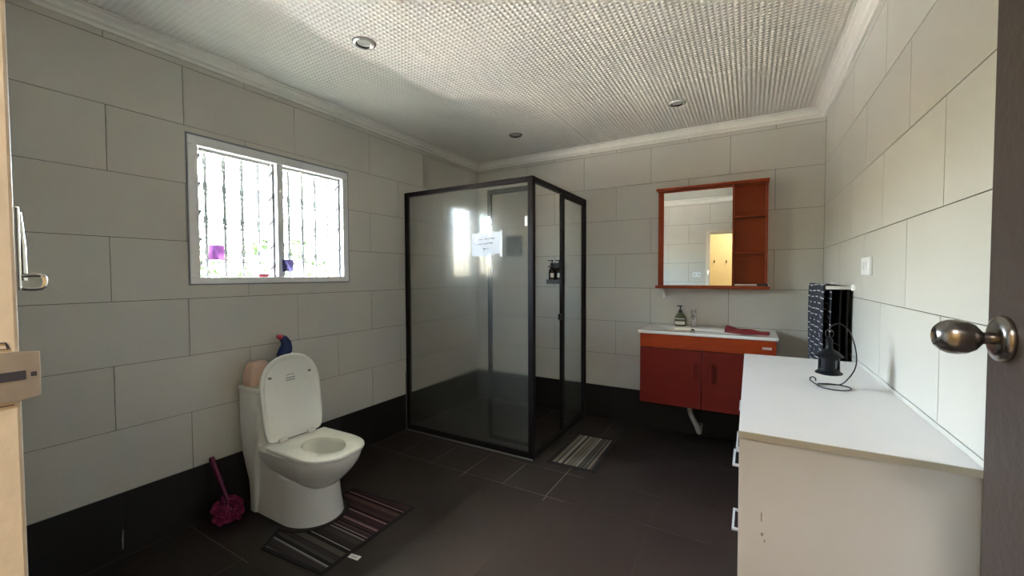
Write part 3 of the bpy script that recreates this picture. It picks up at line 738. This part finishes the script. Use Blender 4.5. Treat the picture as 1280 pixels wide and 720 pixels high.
# ------------------------------------------------------------------ mats
def stripes(name, axis, cols, wid, seed, tint=None, tpos=0.0):
    m, t, b = new_mat(name)
    tc = t.nodes.new('ShaderNodeTexCoord'); s = t.nodes.new('ShaderNodeSeparateXYZ'); t.links.new(tc.outputs['Object'], s.inputs[0])
    u = math_node(t, 'FRACT', math_node(t, 'DIVIDE', math_node(t, 'ADD', s.outputs[axis], 0.5), wid))
    cr = t.nodes.new('ShaderNodeValToRGB'); cr.color_ramp.interpolation = 'CONSTANT'
    r = random.Random(seed); e = cr.color_ramp.elements; pos = 0.0; last = -1
    for i in range(31):
        el = e[0] if i == 0 else (e[1] if i == 1 else e.new(min(pos, 0.999)))
        k = r.randrange(len(cols))
        while k == last: k = r.randrange(len(cols))
        last = k; el.position = pos; el.color = (*cols[k], 1)
        pos += r.choice((0.6, 0.6, 1.0, 1.6))/31
        if pos > 0.99: break
    t.links.new(u, cr.inputs[0])
    n = t.nodes.new('ShaderNodeTexNoise'); n.inputs['Scale'].default_value = 350; t.links.new(tc.outputs['Object'], n.inputs['Vector'])
    col = cr.outputs[0]
    if tint:
        f = t.nodes.new('ShaderNodeMapRange'); f.inputs[1].default_value = tpos-0.06; f.inputs[2].default_value = tpos+0.06; t.links.new(s.outputs[axis], f.inputs[0])
        mt = t.nodes.new('ShaderNodeMix'); mt.data_type = 'RGBA'; mt.blend_type = 'MULTIPLY'
        t.links.new(f.outputs[0], mt.inputs[0]); t.links.new(col, mt.inputs[6]); mt.inputs[7].default_value = (*tint, 1); col = mt.outputs[2]
    mm = t.nodes.new('ShaderNodeMix'); mm.data_type = 'RGBA'; mm.blend_type = 'MULTIPLY'; mm.inputs[0].default_value = 0.25
    t.links.new(col, mm.inputs[6]); t.links.new(n.outputs['Fac'], mm.inputs[7])
    t.links.new(mm.outputs[2], b.inputs['Base Color']); b.inputs['Roughness'].default_value = 0.95
    b.inputs['Specular IOR Level'].default_value = 0.15
    bp = t.nodes.new('ShaderNodeBump'); bp.inputs['Strength'].default_value = 0.6; bp.inputs['Distance'].default_value = 0.003
    t.links.new(n.outputs['Fac'], bp.inputs['Height']); t.links.new(bp.outputs[0], b.inputs['Normal'])
    return m
def offset_poly(P, d):
    n = len(P); out = []
    for i in range(n):
        a, b, c = Vector(P[i-1]), Vector(P[i]), Vector(P[(i+1) % n])
        e1 = (b-a).normalized(); e2 = (c-b).normalized(); n1 = Vector((-e1.y, e1.x)); n2 = Vector((-e2.y, e2.x))
        h = (n1+n2); h = h/max(h.length, 1e-6); out.append(b+h*d/max(0.4, h.dot(n1)))
    return out
M_BIND = mat('black_mat_binding', (0.014, 0.011, 0.011), 0.9)
def mat_thing(name, P, m, label, loc, binding_w=0.016):
    """P counter-clockwise outline"""
    t = thing(name, label, 'bath mat', loc)
    L = Vector(loc).to_2d(); P = [Vector(p)-L for p in P]; Q = offset_poly(P, binding_w)
    mb = MB(); mb.prism([tuple(q) for q in Q], 0.0055, lambda u, v, w: (u, v, 0.001+w)); mb.build('pile', m, t)
    mb = MB(); n = len(P)
    lo = [mb.bm.verts.new((p.x, p.y, 0.0005)) for p in P]; h1 = [mb.bm.verts.new((p.x, p.y, 0.006)) for p in P]
    h2 = [mb.bm.verts.new((q.x, q.y, 0.008)) for q in Q]; l2 = [mb.bm.verts.new((q.x, q.y, 0.0005)) for q in Q]
    for i in range(n):
        j = (i+1) % n
        for a, b in ((lo, h1), (h1, h2), (h2, l2), (l2, lo)): mb.bm.faces.new((a[i], a[j], b[j], b[i]))
    mb.build('binding', M_BIND, t)
    return t
cut = []
for k in range(15):
    a = radians(88-176*k/14); cut.append((0.42+0.205*cos(a), TY-0.01+0.185*sin(a)))
P1 = [(0.512, -2.592), (0.925, -2.556), (0.905, -1.955), (0.425, -1.985)]+[c for c in cut]
# order: near-left -> near-right -> far-right -> far-left -> cut-out from far to near
mc = [(0.12, 0.11, 0.105), (0.045, 0.038, 0.038), (0.085, 0.07, 0.07), (0.34, 0.31, 0.30), (0.060, 0.045, 0.048), (0.11, 0.095, 0.08), (0.075, 0.065, 0.06), (0.025, 0.020, 0.02)]
tm = mat_thing('toilet_mat', P1, stripes('toilet_mat_stripes', 1, mc, 0.36, 11, (1.0, 0.62, 0.66), 0.0), 'maroon and grey striped contour mat curving round the toilet base', (0.68, -2.27, 0.0))
o = MB().prism([(0.0, 0.0), (0.060, 0.006), (0.056, 0.034), (-0.004, 0.026)], 0.001, lambda u, v, w: (u+0.243, v-0.150, 0.002+w)).build('care_tag', M_WHITEP, tm)
MB().prism([(0.012, 0.013), (0.046, 0.017), (0.046, 0.019), (0.012, 0.015)], 0.0003, lambda u, v, w: (u+0.243, v-0.150, 0.0031+w)).build('tag_print', M_INK, o)
mc2 = [(0.30, 0.28, 0.24), (0.10, 0.085, 0.07), (0.19, 0.16, 0.12), (0.50, 0.48, 0.44), (0.10, 0.05, 0.05), (0.13, 0.13, 0.10), (0.05, 0.04, 0.04), (0.24, 0.20, 0.15)]
bm_ = mat_thing('bath_mat', [(1.318, -1.068), (1.655, -1.055), (1.632, -0.452), (1.322, -0.468)], stripes('bath_mat_stripes', 0, mc2, 0.34, 21), 'small brown and cream striped mat on the floor beside the shower door', (1.48, -0.76, 0.0), 0.022)

# ------------------------------------------------------------------ vanity, basin, tap
va = thing('vanity_unit', 'wall-hung orange-brown wooden vanity cabinet under the basin', 'cabinet', (2.26, 0, 0.35))
VX = 2.26
def vb(name, a, b, m, par=None, bevel=0.0015):
    L = Vector((VX, 0, 0.35)); return MB().box(Vector(a)-L, Vector(b)-L, bevel).build(name, m, par or va)
for a_, b_ in (((1.822, -0.432, 0.350), (1.838, -0.002, 0.876)), ((2.684, -0.432, 0.350), (2.700, -0.002, 0.876))): vb('side_panel', a_, b_, M_WOODR)
vb('bottom_panel', (1.838, -0.432, 0.350), (2.684, -0.002, 0.366), M_WOODR)
vb('fascia', (1.820, -0.452, 0.775), (2.702, -0.433, 0.877), M_WOOD)
d1 = vb('door', (1.820, -0.452, 0.350), (2.2505, -0.433, 0.771), M_WOODR)
d2 = vb('door', (2.2535, -0.452, 0.350), (2.702, -0.433, 0.771), M_WOODR)
for d, x, z0, z1 in ((d1, 2.197, 0.575, 0.69), (d2, 2.311, 0.555, 0.69)):
    L = Vector((VX, 0, 0.35))
    mb = MB(); mb.box(Vector((x-0.006, -0.478, z0))-L, Vector((x+0.006, -0.466, z1))-L, 0.003)
    for z in (z0+0.012, z1-0.022): mb.box(Vector((x-0.004, -0.470, z))-L, Vector((x+0.004, -0.4515, z+0.01))-L)
    mb.build('handle', M_WOODR, d)
vb('badge', (2.622, -0.4545, 0.818), (2.676, -0.4520, 0.834), mat('pale_badge', (0.60, 0.50, 0.44), 0.4), bevel=0.0006)
# basin slab with a sunken bowl
bs = thing('washbasin', 'white ceramic basin slab with a sunken rectangular bowl', 'basin', (VX, 0, 0.878))
x0, x1, y0, y1 = -0.458, 0.456, -0.462, -0.003
bx0, bx1, by0, by1 = -0.20, 0.20, -0.405, -0.135
mb = MB()
def rr2(x0, x1, y0, y1, z, r, n=4):
    P = []
    for (cx, cy, a0) in ((x1-r, y1-r, 0), (x0+r, y1-r, 90), (x0+r, y0+r, 180), (x1-r, y0+r, 270)):
        for k in range(n+1):
            a = radians(a0+90*k/n); P.append((cx+r*cos(a), cy+r*sin(a), z))
    return P
mb.loft([rr2(x0+0.006, x1-0.006, y0+0.006, y1, 0.0, 0.008), rr2(x0, x1, y0, y1, 0.004, 0.008), rr2(x0, x1, y0, y1, 0.018, 0.008), rr2(x0+0.005, x1-0.005, y0+0.005, y1-0.003, 0.023, 0.008),
         rr2(-0.245, 0.245, by0-0.012, by1+0.012, 0.022, 0.05), rr2(-0.236, 0.236, by0, by1, 0.016, 0.05), rr2(-0.21, 0.21, by0+0.015, by1-0.006, -0.06, 0.05), rr2(-0.16, 0.16, by0+0.05, by1-0.03, -0.09, 0.05)], True, True)
# note: the underside face is open to the bowl, hidden in the cabinet
mb.build('slab', M_CERAM, bs, smooth=True, angle=35)
MB().lathe([(0.018, 0), (0.018, 0.003), (0.014, 0.004)], (-0.103, by1-0.0015, -0.004), 20, Matrix.Rotation(radians(90), 3, 'X')).build('overflow_hole', M_BLACK, bs, smooth=True)
MB().lathe([(0.024, -0.0899), (0.024, -0.087), (0.016, -0.086)], (0, -0.27, 0), 20).build('drain', M_CHROME, bs, smooth=True)
tap = thing('tap', 'short chrome single-lever basin tap', 'tap', (2.158, -0.082, 0.9008))
MB().lathe([(0.026, 0), (0.026, 0.004), (0.021, 0.008), (0.020, 0.095), (0.022, 0.10), (0.022, 0.128), (0.014, 0.134)], n=24).build('body', M_CHROME, tap, smooth=True, angle=50)
MB().tube(bez([(0, -0.012, 0.086), (0, -0.05, 0.092), (0, -0.095, 0.086), (0, -0.108, 0.070)], 4), [0.016]*6+[0.014]*7, 14).build('spout', M_CHROME, tap, smooth=True)
MB().box((-0.011, -0.085, 0.139), (0.011, 0.024, 0.149), 0.004, rot=Matrix.Rotation(radians(-8), 3, 'X')).lathe([(0.019, 0.132), (0.021, 0.136), (0.018, 0.148)], n=20).build('lever', M_CHROME, tap, smooth=True, angle=50)
sb = thing('soap_bottle', 'green and clear pump soap bottle beside the basin tap', 'bottle', (2.055, -0.072, 0.9008))
M_GREEN = mat('green_soap_bottle', (0.20, 0.25, 0.12), 0.12, var=0.15, trans=0.45)
mb = MB(); rings = []
for w, d, z in ((0.036, 0.022, 0), (0.042, 0.026, 0.006), (0.045, 0.028, 0.04), (0.043, 0.027, 0.07), (0.032, 0.022, 0.095), (0.018, 0.016, 0.110), (0.014, 0.014, 0.114)):
    rings.append([(w*cos(2*pi*k/22), d*sin(2*pi*k/22), z) for k in range(22)])
mb.loft(rings); mb.build('body', M_GREEN, sb, smooth=True)
mb = MB()
for z0, z1, wid in ((0.016, 0.042, 0.040), (0.060, 0.066, 0.038)):
    n = 9
    for k in range(n-1):
        aa = [radians(-90-55+110*j/(n-1)) for j in (k, k+1)]
        mb.bm.faces.new([mb.bm.verts.new((0.0456*cos(a), 0.0286*sin(a)-0.0002, z)) for a, z in ((aa[0], z0), (aa[1], z0), (aa[1], z1), (aa[0], z1))])
mb.build('paper_label', mat('cream_soap_label', (0.78, 0.74, 0.66), 0.5), sb, smooth=True, angle=180)
MB().lathe([(0.0155, 0.112), (0.0155, 0.132), (0.007, 0.136), (0.005, 0.160), (0.008, 0.162), (0.009, 0.170), (0.004, 0.172)], n=16).box((-0.028, -0.007, 0.162), (0.020, 0.007, 0.170), 0.003).build('pump', M_BLACK, sb, smooth=True, angle=50)
# maroon cloth on the basin edge
mb = MB(); nu, nv = 26, 14; rc_ = random.Random(2); top = []; bot = []
for i in range(nu):
    ra, rb_ = [], []
    for j in range(nv):
        u, v = i/(nu-1), j/(nv-1)
        x = 0.27*(u-0.5); wv = 0.055*(0.55+0.75*sin(pi*min(1, u*1.15+0.12)))
        y = (v-0.5)*2*wv+0.012*sin(u*9)
        h = 0.008+0.028*(sin(pi*v)**0.6)*(1.15-0.75*u)+0.006*sin(u*11+v*3)*sin(pi*v)+0.004*sin(v*14+u*5)*sin(pi*v)
        ra.append(mb.bm.verts.new((x, y, max(0.004, h)))); rb_.append(mb.bm.verts.new((x, y, 0.0005)))
    top.append(ra); bot.append(rb_)
for i in range(nu-1):
    for j in range(nv-1):
        mb.bm.faces.new((top[i][j], top[i+1][j], top[i+1][j+1], top[i][j+1])); mb.bm.faces.new((bot[i][j], bot[i][j+1], bot[i+1][j+1], bot[i+1][j]))
for i in range(nu-1):
    for j in (0, nv-1): mb.bm.faces.new((top[i][j], top[i+1][j], bot[i+1][j], bot[i][j]))
for j in range(nv-1):
    for i in (0, nu-1): mb.bm.faces.new((top[i][j], top[i][j+1], bot[i][j+1], bot[i][j]))
cl = mb.build('face_cloth', mat('maroon_cloth', (0.24, 0.026, 0.030), 0.85, var=0.25, scale=40, bump=0.4, bscale=300), smooth=True, angle=60)
cl.location = (2.53, -0.30, 0.9012); cl.rotation_euler = (0, 0, -0.22)
tag(cl, 'crumpled maroon cloth lying on the basin edge', 'cloth')
# waste pipe
dp = thing('waste_pipe', 'pale corrugated waste pipe hanging below the vanity cabinet', 'pipe', (2.18, -0.20, 0.0))
pts = bez([(-0.03, -0.02, 0.349), (-0.03, -0.02, 0.28), (-0.015, -0.02, 0.22), (0.02, -0.02, 0.15), (0.035, 0.0, 0.10), (0.03, 0.08, 0.09), (0.03, 0.185, 0.10)], 8)
MB().tube(pts, [0.019+0.0022*(i % 2) for i in range(len(pts))], 14).build('hose', mat('grey_hose', (0.42, 0.41, 0.38), 0.5), dp, smooth=True)
MB().lathe([(0.026, 0.326), (0.026, 0.349)], (-0.03, -0.02, 0), 16).build('collar', M_WHITEP, dp, smooth=True)

# ------------------------------------------------------------------ mirror cabinet
mc_ = thing('mirror_cabinet', 'red-brown wooden wall mirror with open side shelves', 'mirror', (2.26, 0, 1.215))
def mbx(name, a, b, m=M_WOODM, bevel=0.0015):
    L = Vector((2.26, 0, 1.215)); return MB().box(Vector(a)-L, Vector(b)-L, bevel).build(name, m, mc_)
mbx('back_panel', (1.885, -0.022, 1.235), (2.655, -0.002, 2.005))
mbx('top_board', (1.870, -0.130, 2.005), (2.662, -0.002, 2.025))
mbx('bottom_board', (1.868, -0.138, 1.212), (2.672, -0.002, 1.234))
mbx('side_stile', (1.885, -0.112, 1.234), (1.928, -0.022, 2.005))
mbx('side_panel', (2.640, -0.120, 1.234), (2.655, -0.022, 2.005))
mbx('divider', (2.424, -0.112, 1.234), (2.436, -0.022, 2.005))
mbx('shelf', (2.436, -0.115, 1.752), (2.640, -0.022, 1.765)); mbx('shelf', (2.436, -0.115, 1.478), (2.640, -0.022, 1.491))
mbx('mirror_glass', (1.928, -0.108, 1.238), (2.424, -0.102, 1.986), M_MIRROR, 0)
mbx('mirror_backing', (1.928, -0.1015, 1.236), (2.424, -0.092, 2.003))
ts = thing('toothbrush', 'slim pale toothbrush with a dark end lying under the mirror shelves', 'toothbrush', (2.56, -0.118, 1.2342))
MB().tube([(-0.115, 0, 0.009), (-0.05, 0.001, 0.009), (0.03, 0, 0.009)], [0.0085, 0.007, 0.008], 10).build('handle', mat('pearly_plastic', (0.75, 0.66, 0.60), 0.2, var=0.25, scale=30), ts, smooth=True)
MB().box((0.028, -0.007, 0.002), (0.100, 0.006, 0.020), 0.004).build('grip', M_BLACK, ts, smooth=True)
MB().box((0.098, -0.006, 0.001), (0.110, 0.004, 0.010), 0.003).box((0.094, -0.005, 0.016), (0.104, 0.004, 0.024), 0.003).build('tip', M_WHITEP, ts, smooth=True)
hk = tag(MB().tube(bez([(1.905, -0.004, 1.200), (1.908, -0.02, 1.197), (1.918, -0.055, 1.18), (1.928, -0.085, 1.155), (1.930, -0.090, 1.135)], 5), [0.012]*10+[0.011]*5+[0.009]*5+[0.006], 12).build('wall_hook', M_WHITEP, smooth=True), 'white curved hook on the wall below the mirror corner', 'hook')
base_at(hk, (1.905, 0, 1.17))

# ------------------------------------------------------------------ white cabinet
CX0, CX1, CY0, CY1, CZ = 2.522, 2.9995, -2.375, -1.085, 0.889
cab = thing('drawer_cabinet', 'white laminate drawer cabinet along the right wall', 'cabinet', ((CX0+CX1)/2, (CY0+CY1)/2, 0))
CL = Vector(((CX0+CX1)/2, (CY0+CY1)/2, 0))
def cbx(name, a, b, m, bevel=0.001, par=None): return MB().box(Vector(a)-CL, Vector(b)-CL, bevel).build(name, m, par or cab)
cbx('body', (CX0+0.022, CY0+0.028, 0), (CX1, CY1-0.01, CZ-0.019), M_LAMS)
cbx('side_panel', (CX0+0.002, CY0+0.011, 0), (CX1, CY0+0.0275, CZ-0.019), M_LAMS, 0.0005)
top = cbx('top', (CX0+0.001, CY0+0.0015, CZ-0.0185), (CX1, CY1, CZ), M_LAM, 0.0006)
cbx('edge_band', (CX0, CY0, CZ-0.0185), (CX1, CY0+0.0014, CZ-0.0012), M_EDGE, 0)
cols = [(CY0+0.028, -1.935), (-1.931, -1.51), (-1.506, CY1-0.01)]
M_HANDLE = mat('satin_white_metal', (0.50, 0.50, 0.50), 0.3, metal=0.4)
hd = [(-2.285, -2.160), (-1.885, -1.70), (-1.38, -1.20)]
for ci, ((a, b), (h0, h1)) in enumerate(zip(cols, hd)):
    fronts = ((0.665, 0.866, 0.752), (0.46, 0.661, 0.556), (0.06, 0.456, 0.30)) if ci == 0 else ((0.06, 0.866, 0.655),)
    for z0, z1, hz in fronts:
        d = cbx('drawer' if ci == 0 else 'door', (CX0+0.004, a+0.002, z0), (CX0+0.0215, b-0.002, z1), M_LAM)
        hb = MB(); xo = CX0-0.011
        hb.box(Vector((xo-0.005, h0, hz-0.004))-CL, Vector((xo+0.001, h1, hz+0.004))-CL, 0.0015)
        for yy in (h0, h1-0.009): hb.box(Vector((xo, yy, hz-0.0035))-CL, Vector((CX0+0.004, yy+0.009, hz+0.0035))-CL, 0.001)
        hb.build('handle', M_HANDLE, d)

# wire stand and hanging lantern
M_WIRE = mat('black_wire', (0.012, 0.012, 0.012), 0.4)
ws = thing('wire_stand', 'thin black wire stand with a ring foot on the white cabinet', 'stand', (2.828, -1.705, CZ))
R0 = 0.052; ring = []
for k in range(25):
    a = radians(165+15*k); ring.append((R0*cos(a)+0.002*sin(a*2), R0*0.95*sin(a)-0.0, 0.0028))
ring.append((-0.047, 0.022, 0.004))
curl = [(-0.066, 0.012, 0.012), (-0.074, 0.006, 0.020), (-0.074, 0.002, 0.030), (-0.066, 0.0, 0.034), (-0.058, 0.0, 0.029), (-0.057, 0.0, 0.019)]
MB().tube(bez([ring[0]]+[(-0.058, 0.0135, 0.006)]+curl, 4), 0.0022, 8).build('curl', M_WIRE, ws, smooth=True)
MB().tube(ring, 0.0022, 8).build('ring', M_WIRE, ws, smooth=True)
arc = [(-0.046, 0.020, 0.0055), (-0.01, 0.030, 0.004), (0.025, 0.020, 0.012), (0.048, 0.01, 0.045), (0.062, 0.006, 0.078), (0.066, 0.005, 0.115), (0.060, 0.005, 0.165), (0.044, 0.005, 0.215), (0.016, 0.005, 0.245), (-0.008, 0.004, 0.238), (-0.017, 0.003, 0.222), (-0.010, 0.002, 0.214)]
MB().tube(bez(arc, 7), 0.0022, 8).build('stem', M_WIRE, ws, smooth=True)
ln = thing('lantern', 'small black metal lantern with a hat-shaped roof hanging over the wire ring', 'lantern', (2.811, -1.702, 0.938))
M_LANT = mat('black_lantern_metal', (0.007, 0.008, 0.010), 0.45, spec=0.25, metal=0.0, bump=0.3, bscale=50)
MB().lathe([(0.030, 0.0), (0.043, 0.004), (0.044, 0.008), (0.036, 0.014), (0.034, 0.018)], n=28).build('base', M_LANT, ln, smooth=True)
mb = MB()
n = 28
for k in range(n):
    if k % 7 in (2, 3, 4): continue
    a0, a1 = 2*pi*k/n, 2*pi*(k+1)/n
    vs = [mb.bm.verts.new((0.034*cos(a), 0.034*sin(a), z)) for a, z in ((a0, 0.018), (a1, 0.018), (a1, 0.072), (a0, 0.072))]; mb.bm.faces.new(vs)
mb.lathe([(0.0342, 0.018), (0.0345, 0.026), (0.0335, 0.0265)], n=28, cap=False); mb.lathe([(0.0342, 0.060), (0.0345, 0.072), (0.0335, 0.0725)], n=28, cap=False)
mb.build('body', M_LANT, ln, smooth=True, angle=30)
MB().lathe([(0.0305, 0.010), (0.0305, 0.068)], n=20).build('inner_glass', mat('smoky_glass', (0.03, 0.03, 0.035), 0.08, coat=1.0), ln, smooth=True)
MB().lathe([(0.046, 0.069), (0.047, 0.071), (0.030, 0.086), (0.014, 0.098), (0.0115, 0.104), (0.0115, 0.128), (0.013, 0.131), (0.006, 0.142), (0.002, 0.145)], n=28).build('roof', M_LANT, ln, smooth=True, angle=40)
MB().tube([(0.013*cos(radians(a)), 0.0, 0.157+0.016*sin(radians(a))) for a in range(-60, 245, 20)], 0.0014, 6).build('loop', M_WIRE, ln, smooth=True)
MB().tube(bez([(0.004, 0, 0.130), (0.022, 0.0, 0.118), (0.034, 0, 0.113)], 3), 0.0014, 6).build('wire_end', M_WIRE, ln, smooth=True)

# towel rail with two towels beyond the cabinet
tr = thing('towel_rail', 'chrome double towel rail on the right wall beyond the cabinet', 'rail', (3.0, -0.70, 1.25))
for y in (-0.32, 0.30):
    MB().box((-0.118, y-0.008, -0.006), (-0.003, y+0.008, 0.012), 0.002).build('arm', M_CHROME, tr)
    MB().lathe([(0.017, 0.0), (0.017, 0.008), (0.013, 0.013), (0.004, 0.014)], (0, y, 0.004), 20, KR).build('flange', M_WHITEP, tr, smooth=True)
for x in (-0.108, -0.036):
    MB().tube([(x, -0.32, 0.003), (x, 0.30, 0.003)], 0.006, 12).build('bar', M_CHROME, tr, smooth=True)
def towel(name, x, y0, y1, ztop, zbot0, zbot1, thick, m, label, wav=0.004, gap=0.014):
    """cloth folded over a bar along y"""
    prof = [(-gap-thick, zbot0)]+[(-gap-thick, zbot0+(ztop-zbot0)*k/10) for k in range(1, 10)]
    prof += [(-(gap+thick)*cos(radians(a)), ztop-0.004+(gap*0.9+thick)*sin(radians(a))*0.55) for a in (20, 50, 90, 130, 160)]
    prof += [(gap+thick, zbot1+(ztop-zbot1)*k/10) for k in range(9, 0, -1)]+[(gap+thick, zbot1)]
    n = 20; mb = MB(); outer = []; inner = []
    for i in range(n+1):
        y = y0+(y1-y0)*i/n; ro, ri = [], []
        for (dx, z) in prof:
            q = min(1, max(0, (ztop-z)/0.3)); wv = wav*q*sin(i*0.9+z*4)+wav*0.5*sin(i*2.1+1)
            ro.append(mb.bm.verts.new((x+dx+wv, y+0.006*sin(z*13)*q, z))); 
            s = 1-thick/max(abs(dx), thick*1.01) if abs(dx) > 1e-6 else 0
            ri.append(mb.bm.verts.new((x+dx*s+wv, y+0.006*sin(z*13)*q, z-(thick*0.9 if z > ztop-0.006 else 0))))
        outer.append(ro); inner.append(ri)
    P = len(prof)
    for i in range(n):
        for k in range(P-1):
            mb.bm.faces.new((outer[i][k], outer[i+1][k], outer[i+1][k+1], outer[i][k+1])); mb.bm.faces.new((inner[i][k], inner[i][k+1], inner[i+1][k+1], inner[i+1][k]))
        for k in (0, P-1): mb.bm.faces.new((outer[i][k], outer[i+1][k], inner[i+1][k], inner[i][k]))
    for i in (0, n):
        for k in range(P-1): mb.bm.faces.new((outer[i][k], outer[i][k+1], inner[i][k+1], inner[i][k]))
    return tag(base_at(mb.build(name, m, smooth=True, angle=60), (x, (y0+y1)/2, zbot0)), label, 'towel')
def dash_mat():
    m, t, b = new_mat('charcoal_dashed_towelling')
    p = position(t)
    zz = math_node(t, 'DIVIDE', math_node(t, 'ADD', p[2], math_node(t, 'MULTIPLY', math_node(t, 'SINE', math_node(t, 'MULTIPLY', p[1], 9)), 0.006)), 0.034)
    row = math_node(t, 'FLOOR', zz); fz = math_node(t, 'FRACT', zz)
    line = math_node(t, 'LESS_THAN', fz, 0.17)
    fy = math_node(t, 'FRACT', math_node(t, 'ADD', math_node(t, 'DIVIDE', p[1], 0.17), math_node(t, 'MULTIPLY', row, 0.37)))
    k = math_node(t, 'MULTIPLY', line, math_node(t, 'LESS_THAN', fy, 0.62))
    n = t.nodes.new('ShaderNodeTexNoise'); n.inputs['Scale'].default_value = 260
    t.links.new(mix_col(t, k, (0.020, 0.021, 0.030), (0.62, 0.62, 0.64)), b.inputs['Base Color']); b.inputs['Roughness'].default_value = 0.9
    bp = t.nodes.new('ShaderNodeBump'); bp.inputs['Strength'].default_value = 0.3; bp.inputs['Distance'].default_value = 0.002
    t.links.new(n.outputs['Fac'], bp.inputs['Height']); t.links.new(bp.outputs[0], b.inputs['Normal'])
    return m
towel('hand_towel', 2.892, -1.005, -0.43, 1.262, 0.70, 0.78, 0.005, dash_mat(), 'charcoal towel with white dashes hanging on the outer rail bar')
towel('hand_towel', 2.964, -1.000, -0.44, 1.258, 0.66, 0.72, 0.006, mat('plain_black_towelling', (0.014, 0.012, 0.010), 0.95, spec=0.1, var=0.2, scale=40, bump=0.3, bscale=260), 'plain black towel hanging on the inner rail bar against the wall', gap=0.012)

# ------------------------------------------------------------------ switch, socket, downlights
sw = thing('light_switch', 'white rectangular light switch on the right wall', 'switch', (RW, -1.29, 1.358))
MB().box((-0.012, -0.075, -0.040), (-0.0002, 0.075, 0.040), 0.003).build('plate', M_WHITEP, sw)
for y in (-0.030, 0.030): MB().box((-0.0165, y-0.012, -0.016), (-0.0115, y+0.012, 0.016), 0.002).build('rocker', M_WHITEP, sw)
so_ = thing('wall_socket', 'white double wall socket on the tiles beside the doorway', 'socket', (1.822, FY, 1.322))
MB().box((-0.058, 0.0002, -0.036), (0.058, 0.011, 0.036), 0.003).build('plate', M_WHITEP, so_)
for x in (-0.03, 0.03):
    MB().box((x-0.014, 0.0105, -0.012), (x+0.014, 0.0125, 0.012), 0.001).build('socket_face', mat('grey_socket_face', (0.45, 0.45, 0.45), 0.4), so_)
M_RIM = mat('downlight_rim', (0.62, 0.61, 0.58), 0.25, metal=0.6)
dls = [((0.842, -2.209), 'recessed downlight nearest the camera on the ceiling above the toilet side'), ((2.096, -0.622), 'recessed downlight on the ceiling in front of the mirror'), ((0.826, -0.628), 'recessed downlight on the ceiling above the shower enclosure')]
M_REFL = mat('downlight_reflector', (0.32, 0.31, 0.29), 0.25, metal=0.9); M_LENS = mat('unlit_lens', (0.42, 0.43, 0.41), 0.15, coat=0.6)
d0 = None
for (x, y), lab in dls:
    if d0 is None:
        d0 = thing('downlight', lab, 'downlight', (x, y, ZC), 0, 'ceiling downlights')
        MB().lathe([(0.040, -0.0065), (0.044, -0.009), (0.052, -0.0075), (0.056, -0.003), (0.0565, 0.0)], n=36, cap=False).build('rim', M_RIM, d0, smooth=True)
        MB().lathe([(0.0405, -0.007), (0.037, -0.0035), (0.034, -0.0015)], n=36, cap=False).build('reflector', M_REFL, d0, smooth=True)
        MB().lathe([(0.0345, -0.0005), (0.034, -0.0018), (0.020, -0.003), (0.002, -0.0034)], n=36).build('lens', M_LENS, d0, smooth=True)
        MB().lathe([(0.0585, -0.0004), (0.0585, -0.0012), (0.056, -0.0016)], n=36, cap=False).build('gasket', M_BLACK, d0)
    else:
        c = copy_tree(d0); c.location = (x, y, ZC); c['label'] = lab

# ------------------------------------------------------------------ outside
struct(MB().box((-1.0, -9, 2.55), (-0.12, 6, 2.63)).build('added_sun_shade', M_CORN))  # unseen overhang, added to keep direct sun and high sky out of the window
struct(MB().box((-16, -16, -0.45), (-3.0, 12, -0.25)).build('ground_yard', mat('pale_yard_concrete', (0.80, 0.74, 0.62), 0.9, var=0.1, scale=2)))
struct(MB().box((-3.0, -16, -0.45), (-0.13, 12, -0.26)).build('ground_bounce_cut', mat('dark_bounce_cut', (0.035, 0.035, 0.022), 0.95, var=0.3, scale=4)))  # unseen dark strip, added to cut ground bounce onto the ceiling near the window
M_LEAF = mat('sunlit_leaves', (0.024, 0.040, 0.010), 0.6, spec=0.1, var=0.4, scale=8, objvar=0.2); M_BARK = mat('bark', (0.14, 0.10, 0.07), 0.9)
def shrub(x, y, h, r, seed, label):
    t = thing('shrub', label, 'shrub', (x, y, -0.25), 0, 'shrubs in the yard outside the window')
    rs = random.Random(seed)
    MB().tube(bez([(0, 0, 0), (0.04, 0.02, h*0.3), (-0.03, 0.04, h*0.6), (0.0, 0.0, h*0.85)], 4), [0.05]*4+[0.04]*4+[0.03]*4+[0.015], 8).build('stem', M_BARK, t, smooth=True)
    mb = MB()
    for k in range(900):
        a = rs.uniform(0, 2*pi); q = rs.uniform(-1, 1); rad = r*rs.uniform(0.5, 1.0)*math.sqrt(1-q*q*0.8)
        c = Vector((rad*cos(a), rad*sin(a), h*0.62+q*h*0.40))
        d = Vector((rs.uniform(-1, 1), rs.uniform(-1, 1), rs.uniform(-0.6, 0.8))).normalized(); s_ = d.orthogonal().normalized()
        L = rs.uniform(0.07, 0.13); w = L*0.3
        mb.bm.faces.new([mb.bm.verts.new(p) for p in (c, c+d*L*0.5+s_*w, c+d*L, c+d*L*0.5-s_*w)])
    o = mb.build('foliage', M_LEAF, t); o['kind'] = 'stuff'
    return t
shrub(-4.2, -2.6, 1.95, 0.75, 1, 'leafy green shrub outside, behind the left louvre bay')
shrub(-4.6, -1.1, 2.05, 0.8, 2, 'leafy green shrub outside, between the two louvre bays')
shrub(-4.4, 0.4, 2.15, 0.8, 3, 'leafy green shrub outside, behind the right louvre bay')
shrub(-3.6, -4.6, 3.2, 1.0, 4, 'tall leafy shrub outside, seen only reflected in the shower glass')
